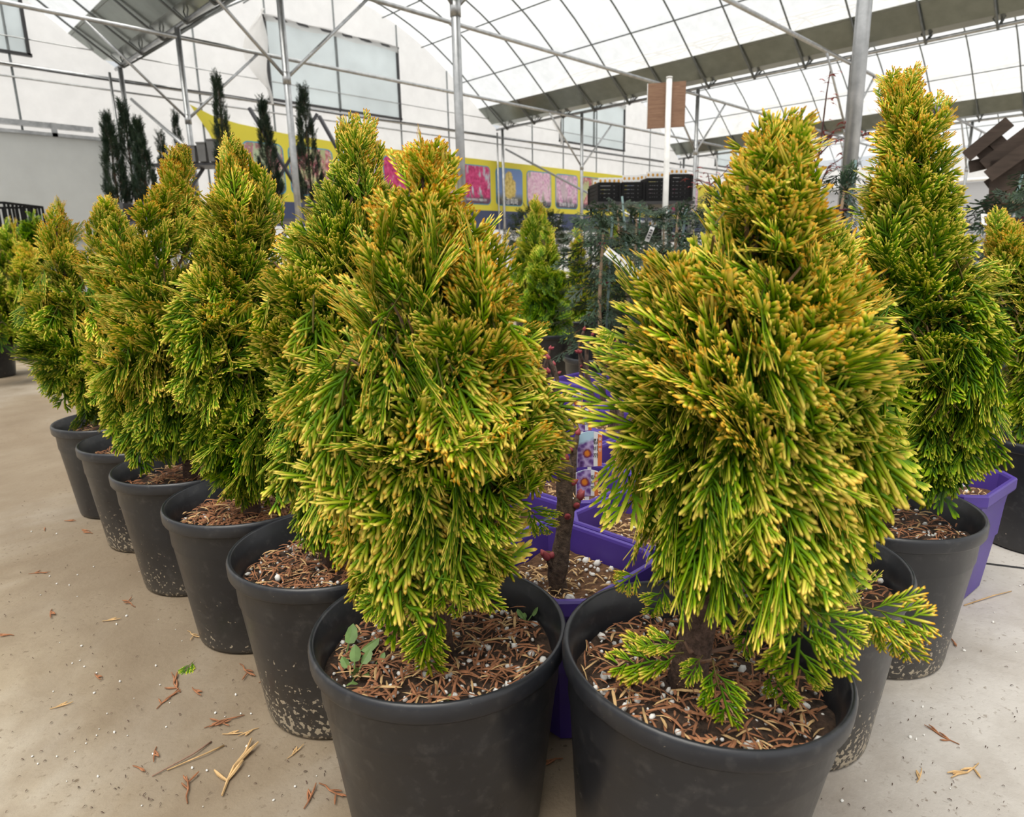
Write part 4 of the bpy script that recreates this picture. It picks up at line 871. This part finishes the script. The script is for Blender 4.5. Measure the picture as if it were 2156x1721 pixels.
tag(sg, 'bare plywood board fixed behind the white pole', 'board')

# bench with black crates of potted flowers carrying picture tags
M_CRATE = plain('black_crate', (.006, .006, .007), .6, spec=.2); M_PIC = plain('flower_print', (.60, .30, .03), .5)
q = at_depth(1345, 428, 6.4); bx, by, bz = float(q[0]), float(q[1]), float(q[2]); bench = empty('display_bench', (bx, by, 0), math.radians(-38)); BW = .46
for yy in (-.19, -.065, .06, .19): m = MB(); m.box((-BW, yy-.06, bz-.03), (BW, yy+.055, bz)); build(m, 'top_slat', M_DARK, bench)
for sx in (-BW+.05, 0, BW-.05):
    for yy in (-.245, .245): m = MB(); m.tube([(sx, yy, 0), (sx, yy, bz-.03)], .015, 6); build(m, 'leg', M_DARK, bench, True)
m = MB(); m.box((-BW, -.25, bz-.37), (BW, .25, bz-.342)); build(m, 'lower_shelf', M_DARK, bench)
tag(bench, 'dark metal bench holding black crates in front of the banner', 'bench')
Rb3 = Matrix.Rotation(math.radians(-38), 4, 'Z')
ntag = [0]
def crate(cx, cz, step, label):
    c = Rb3 @ Vector((cx, 0, 0)); root = empty('plastic_crate', (bx+c.x, by+c.y, cz), math.radians(-38)); w_, d_, h_ = .100, .19, .15+step
    for a, b, nm in (((-w_, -d_), (w_, -d_), 'front'), ((-w_, d_), (w_, d_), 'back'), ((-w_, -d_), (-w_, d_), 'side'), ((w_, -d_), (w_, d_), 'side')):
        for zz in np.arange(.012, h_, .034): m = MB(); m.bar((*a, zz+.012), (*b, zz+.012), .008, .031); build(m, 'slat', M_CRATE, root)
    m = MB(); m.box((-w_, -d_, 0), (w_, d_, .01)); build(m, 'bottom', M_CRATE, root)
    for i in (-1, 1):
        for j in (-1, 1): m = MB(); m.box((i*w_-.012, j*d_-.012, 0), (i*w_+.012, j*d_+.012, h_+.004)); build(m, 'corner_post', M_CRATE, root)
    tag(root, label, 'crate', 'black crates on the bench')
    for i in range(4):
        for j in range(2):
            lx, ly = -w_+.034+.044*i, -d_+.07+.2*j; cc = Rb3 @ Vector((cx+lx, ly, 0)); t = empty('flower_tag', (bx+cc.x, by+cc.y, cz+.011), math.radians(-42+random.uniform(-12, 12)))
            m = MB(); m.box((-.004, 0, 0), (.004, .0015, h_)); build(m, 'stake', M_CARD, t)
            m = MB(); m.box((-.021, -.001, h_+.004), (.021, .001, h_+.062)); build(m, 'card', M_CARD, t)
            m = slab([(math.cos(k*.785)*.012, h_+.033+math.sin(k*.785)*.015) for k in range(8)], -.002, -.001); build(m, 'picture', M_PIC, t)
            tag(t, 'white flower tag with an orange bloom standing in a bench crate', 'plant tag', 'flower tags in the crates')
for cx, st_, lab in ((-.345, 0, 'lowest black crate, at the banner picture end of the bench'), (-.115, .02, 'black crate second along the bench towards the white pole'), (.115, .05, 'taller black crate of flower tags next to the white pole'), (.345, .08, 'tallest black crate of flower tags behind the white pole')): crate(cx, bz, st_, lab)
crate(-.25, bz-.34, -.05, 'black crate on the lower bench shelf towards the banner'); crate(.1, bz-.34, -.05, 'black crate on the lower bench shelf towards the white pole')

# stacked brown trellis
M_BROWN = mat_wood('brown_timber', (.050, .034, .025), (.085, .058, .044), (3, 3, 14)); x, y = spot(2110, 420, 3.2)
tr = empty('wooden_trellis', (x, y, 0))
def plank(a, b, wd, th, off=0):
    P, Q = np.array(loc_pt(*a, x, y, off)), np.array(loc_pt(*b, x, y, off)); m = MB(); m.bar(P, Q, th, wd); build(m, 'plank', M_BROWN, tr)
for a, b, wd, off in (((2034, 330), (2126, 256), .055, 0), ((2072, 350), (2190, 262), .065, .0), ((2040, 352), (2100, 338), .055, .05), ((2072, 300), (2112, 345), .11, .03), ((2080, 372), (2180, 300), .06, -.05), ((2080, 395), (2190, 325), .07, .06), ((2105, 355), (2150, 400), .09, .09), ((2090, 290), (2150, 350), .06, .02),
                      ((2118, 335), (2112, 440), .12, .0), ((2135, 330), (2200, 430), .09, .07), ((2070, 440), (2180, 380), .07, .10)): plank(a, b, wd, .03, off)
for a in ((2112, 440), (2160, 430), (2200, 430)):
    P = np.array(loc_pt(*a, x, y, .04)); m = MB(); m.box((P[0]-.03, P[1]-.03, 0), (P[0]+.03, P[1]+.03, P[2]+.02)); build(m, 'post', M_BROWN, tr)
tag(tr, 'dark brown timber trellis pieces stacked askew', 'trellis')

# stepped stand of dark spire junipers
M_PLANT = plain('grey_planter', (.10, .10, .105), .6); M_ANGLE = plain('stand_steel', (.10, .10, .11), .45, .4)
def spire(px, py_base, dep, tip_y, wpx, label, seed, standz=None):
    rg = np.random.default_rng(seed); x, y = spot(px, 400, dep); zb = standz; ztop = on_upright(px, tip_y, x, y)[2]; root = empty('spire_juniper', (x, y, zb), math.radians(-45)+rg.uniform(-.06, .06)); h = ztop-zb; r = wpx*dep/FPX/2
    m = MB(); ps = .085; m.add([(sx*ps*(.8 if z == 0 else 1), sy*ps*(.8 if z == 0 else 1), z) for z in (0, .2) for sx, sy in ((-1, -1), (1, -1), (1, 1), (-1, 1))]+[(sx*ps*.9, sy*ps*.9, z) for z in (.2, .15) for sx, sy in ((-1, -1), (1, -1), (1, 1), (-1, 1))],
        [(3, 2, 1, 0), (0, 1, 5, 4), (1, 2, 6, 5), (2, 3, 7, 6), (3, 0, 4, 7), (4, 5, 9, 8), (5, 6, 10, 9), (6, 7, 11, 10), (7, 4, 8, 11), (8, 9, 13, 12), (9, 10, 14, 13), (10, 11, 15, 14), (11, 8, 12, 15)]); build(m, 'planter', M_PLANT, root)
    m = MB(); m.box((-.074, -.074, .13), (.074, .074, .165)); build(m, 'soil', M_SOIL, root)
    m = MB(); m.tube([(0, 0, .15), (.005, .005, h*.97)], [.012, .004], 6); build(m, 'trunk', M_BARK, root, True); lst = []
    for i in range(620):
        f = rg.uniform(0, 1)**1.1; a = rg.uniform(0, 6.28); z = .2+(h-.26)*f; R_ = r*np.interp(f, [0, .12, .45, .8, 1], [.75, 1, .62, .26, .05])*(1+.35*noise.noise((a, f*9, seed)))
        d = np.array([math.cos(a)*.3, math.sin(a)*.3, 1]); lst.append((np.array([math.cos(a)*R_*.8, math.sin(a)*R_*.8, z-.05]), frame(d, rg.uniform(0, 6))*np.array([.55, 1.2, 1]), rg.uniform(.6, 1.1), int(rg.integers(NV)), float(rg.uniform(0, .9)), float(rg.uniform(.2, .7))))
    join_sprays('foliage', lst, 3, M_FOLD, root); tag(root, label, 'plant', 'dark spire junipers in grey planters')
SD = 7.4
stand = empty('plant_stand', (*spot(520, 400, SD), 0), math.radians(45-38)); sx_, sy_ = spot(520, 400, SD)
def stand_shelf(px0, px1, py, dep, nm='shelf', wd_=.34):
    a, b = at_depth(px0, py, dep), at_depth(px1, py, dep); z = (a[2]+b[2])/2; m = MB(); Mi = stand.matrix_basis.inverted()
    A, B = Mi @ Vector((a[0], a[1], z)), Mi @ Vector((b[0], b[1], z)); m.bar(A, B, wd_, .03); build(m, nm, M_ANGLE, stand); return z
ZA = stand_shelf(335, 472, 350, SD); ZB = stand_shelf(225, 820, 468, SD-.22, wd_=.56)
def stand_leg(p0, p1, dep):
    Mi = stand.matrix_basis.inverted(); a, b = at_depth(*p0, dep), at_depth(*p1, dep); d = b-a; b = a+d*(a[2]/(a[2]-b[2])); m = MB(); m.bar(Mi @ Vector(a), Mi @ Vector(b), .035, .035); build(m, 'leg', M_ANGLE, stand)
for p0, p1 in (((525, 228), (640, 420)), ((668, 240), (560, 420)), ((672, 245), (770, 420)), ((460, 305), (380, 430)), ((450, 320), (500, 430)), ((800, 300), (720, 430))): stand_leg(p0, p1, SD+.12)
tag(stand, 'dark steel A-frame plant stand with shelves in front of the film wall', 'stand')
for k, (px, ty, wp, hi, lab) in enumerate(((246, 236, 44, 0, 'outermost dark spire juniper near the sheet door'), (282, 210, 46, 0, 'tallest of the three dark spires near the sheet door'), (308, 248, 42, 0, 'shorter dark spire beside the tallest one near the sheet door'), (352, 272, 46, 1, 'thin loose spire juniper rising behind the grey planters'), (388, 232, 40, 1, 'dark spire juniper rising behind the stand by the slim post'),
        (482, 150, 44, 1, 'tallest dark spire juniper above the curled banner end'), (570, 205, 48, 1, 'dark spire juniper beside the post in front of the window'), (655, 178, 58, 1, 'bushy-based dark spire juniper under the wall window'))):
    spire(px, 400, SD+(-.34, -.06, -.36, .45, 1.1, -.2, -.2, -.2)[k], ty, wp, lab, 40+k, (0 if k in (3, 4) else ZB+.016))
M_PL2 = plain('empty_planter', (.15, .15, .15), .6)
for k, px in enumerate((415, 437, 458)):
    x, y = spot(px, 400, SD-.12); r_ = empty('square_planter', (x, y, ZA+.016), math.radians(-45)); hh = .16+.03*k; m = MB(); ps = .047
    m.add([(sx*ps*(.82 if z == 0 else 1), sy*ps*(.82 if z == 0 else 1), z) for z in (0, hh) for sx, sy in ((-1, -1), (1, -1), (1, 1), (-1, 1))], [(3, 2, 1, 0), (0, 1, 5, 4), (1, 2, 6, 5), (2, 3, 7, 6), (3, 0, 4, 7)]); build(m, 'body', M_PL2, r_)
    m = MB()
    for a, b in (((-ps, -ps), (ps, -ps)), ((ps, -ps), (ps, ps)), ((ps, ps), (-ps, ps)), ((-ps, ps), (-ps, -ps))): m.bar((*a, hh), (*b, hh), .010, .014)
    build(m, 'rim', M_PL2, r_); tag(r_, ['shortest grey square planter on the stand', 'middle grey square planter on the stand', 'tallest grey square planter on the stand'][k], 'planter', 'grey planters on the stand')

# stacked black crates beyond the golden conifers by the door
x0, y0 = spot(12, 500, 5.6)
for k in range(5):
    root = empty('stacking_crate', (x0, y0, k*.235), .8+.02*k); w_, d_, h_ = .26, .19, .232
    m = MB(); m.box((-w_, -d_, 0), (w_, d_, .012)); build(m, 'bottom', M_CRATE, root)
    for sx in np.linspace(-w_, w_, 11):
        for yy in (-d_, d_): m = MB(); m.box((sx-.008, yy-.006, .0), (sx+.008, yy+.006, h_)); build(m, 'slat', M_CRATE, root)
    for yy in np.linspace(-d_, d_, 8)[1:-1]:
        for sx in (-w_, w_): m = MB(); m.box((sx-.006, yy-.008, 0), (sx+.006, yy+.008, h_)); build(m, 'slat', M_CRATE, root)
    m = MB()
    for a, b in (((-w_, -d_), (w_, -d_)), ((w_, -d_), (w_, d_)), ((w_, d_), (-w_, d_)), ((-w_, d_), (-w_, -d_))): m.bar((*a, h_-.008), (*b, h_-.008), .016, .018)
    build(m, 'rim', M_CRATE, root); tag(root, ['bottom', 'second', 'middle', 'fourth', 'topmost'][k]+' black slatted crate of the stack by the sheet door', 'crate', 'stacked black crates by the door')

# ------------------------------------------------------------------ litter on the concrete
def sprig_mesh(seed, n, L, mat):
    rg = random.Random(seed); m = MB(); P = [np.array([0, 0, .002])]; a = 0
    for i in range(4): a += rg.uniform(-.35, .35); P.append(P[-1]+np.array([math.cos(a), math.sin(a), rg.uniform(-.02, .12)])*L/4)
    P = [np.array([p[0], p[1], max(.0016, p[2])]) for p in P]; m.tube(P, [.0008, .0011, .0012, .0013, .0007], 5)
    for k in range(n):
        i = rg.randrange(1, 4); b = rg.choice((-1, 1))*rg.uniform(.4, .9); l = L*rg.uniform(.25, .5); q = P[i]; pts = [q]
        for j in range(3): b *= .9; pts.append(pts[-1]+np.array([math.cos(b), math.sin(b), rg.uniform(-.05, .14)])*l/3)
        pts = [np.array([p[0], p[1], max(.0015, p[2])]) for p in pts]; m.tube(pts, [.0009, .0013, .0015, .0007], 5)
    return m.mesh('fallen_sprig', mat)
SPG = {c: [sprig_mesh(s_, n, L, mt) for s_, n, L in ((1, 2, .04), (2, 3, .05), (3, 1, .03), (4, 4, .06))] for c, mt in (('rust', M_NEEDLE), ('straw', M_STRAW))}
rg = random.Random(9)
def sprig(px, py, c='rust', k=None, ang=None, sc_=1., label=None):
    q = on_z(px, py, 0); o = obj('fallen_sprig', SPG[c][rg.randrange(4) if k is None else k], None, (q[0], q[1], 0)); o.rotation_euler = (0, 0, ang if ang is not None else rg.uniform(0, 6.28)); o.scale = (sc_,)*3
    tag(o, label or ('dry rust-brown sprig lying on the concrete' if c == 'rust' else 'dry straw-coloured sprig lying on the concrete'), 'sprig', 'fallen sprigs on the floor')
for px, py, c in ((95, 1120, 'rust'), (190, 1120, 'rust'), (195, 1125, 'rust'), (110, 1285, 'rust'), (60, 1210, 'rust'), (285, 1280, 'rust'), (200, 1420, 'rust'), (215, 1310, 'straw'), (395, 1330, 'straw'), (405, 1450, 'rust'), (380, 1460, 'rust'), (505, 1400, 'rust'), (545, 1440, 'rust'), (330, 1495, 'rust'), (105, 1495, 'straw'), (430, 1535, 'rust'), (468, 1548, 'straw'),
                  (545, 1535, 'straw'), (515, 1508, 'rust'), (330, 1575, 'rust'), (605, 1600, 'straw'), (672, 1652, 'rust'), (640, 1706, 'rust'), (395, 1695, 'rust'), (280, 1615, 'rust'), (135, 1098, 'rust'), (240, 1110, 'rust'), (30, 1340, 'rust'), (1185, 1600, 'rust'), (2020, 1570, 'rust'), (2000, 1345, 'rust'), (1930, 1650, 'straw'), (2060, 1610, 'straw')): sprig(px, py, c, sc_=rg.uniform(.7, 1.1))
sprig(468, 1680, 'straw', 3, 1.1, 1.7, 'long straw-coloured sprig with a forked end lying on the concrete aisle')
q = on_z(410, 1395, 0); g = obj('fallen_sprig', SPRME1[3], None, (q[0], q[1], .004)); g.scale = (.45,)*3; g.rotation_euler = (0, 0, 2.2); g['gold'] = .3; g['tint'] = .5; tag(g, 'small green sprig lying on the concrete beside the pot row', 'sprig')
for a, b, lab in (((320, 1635), (445, 1562), 'thin dry twig with a knobby end on the concrete'), ((352, 1622), (472, 1570), 'hair-thin straw stalk on the concrete'), ((2130, 1245), (2030, 1275), 'thin curved brown twig on the pale slab by the purple pot')):
    p, q = on_z(*a, .002), on_z(*b, .002); mid = (p+q)/2+np.array([.012, -.006, .003]); m = MB(); m.tube([p, (p+mid)/2, mid, (q+mid)/2, q], [.0008, .0009, .0011, .0013, .0012], 6); tag(build(m, 'dry_twig', M_STRAW if 'knob' not in lab else M_TWIG, None, True), lab, 'twig')
pts, szs = [], []; nrg = np.random.default_rng(3)
for _ in range(120):
    px, py = nrg.uniform(60, 760), nrg.uniform(1080, 1715)
    if nrg.uniform() < .25: px, py = nrg.uniform(1750, 2150), nrg.uniform(1230, 1715)
    q = on_z(px, py, 0)
    if min(math.hypot(q[0]-a, q[1]-b) for a, b in list(POTS.values())+[(p[0], p[1]) for p in PG]+[(1.497, .292)]) < .135: continue
    pts.append((q[0], q[1], .0015)); szs.append(nrg.uniform(.0008, .0026))
fp = granules('perlite_crumbs', np.array(pts), szs, M_PERL, None, 5); tag(fp, 'scattered white perlite crumbs on the concrete floor', 'perlite', None, 'stuff')
its = []
for _ in range(420):
    px, py = (nrg.uniform(0, 780), nrg.uniform(1050, 1715)) if nrg.uniform() < .7 else (nrg.uniform(1720, 2156), nrg.uniform(1230, 1715))
    q = on_z(px, py, 0)
    if min(math.hypot(q[0]-a, q[1]-b) for a, b in list(POTS.values())+[(p[0], p[1]) for p in PG]+[(1.497, .292)]) < .135: continue
    its.append((q[0], q[1], .001, nrg.uniform(0, 6.28), nrg.uniform(.002, .006), nrg.uniform(.0006, .0015), 0))
fp = needles('soil_crumbs', its, M_BARK, None); tag(fp, 'dark soil crumbs and bits scattered over the concrete', 'crumbs', None, 'stuff')
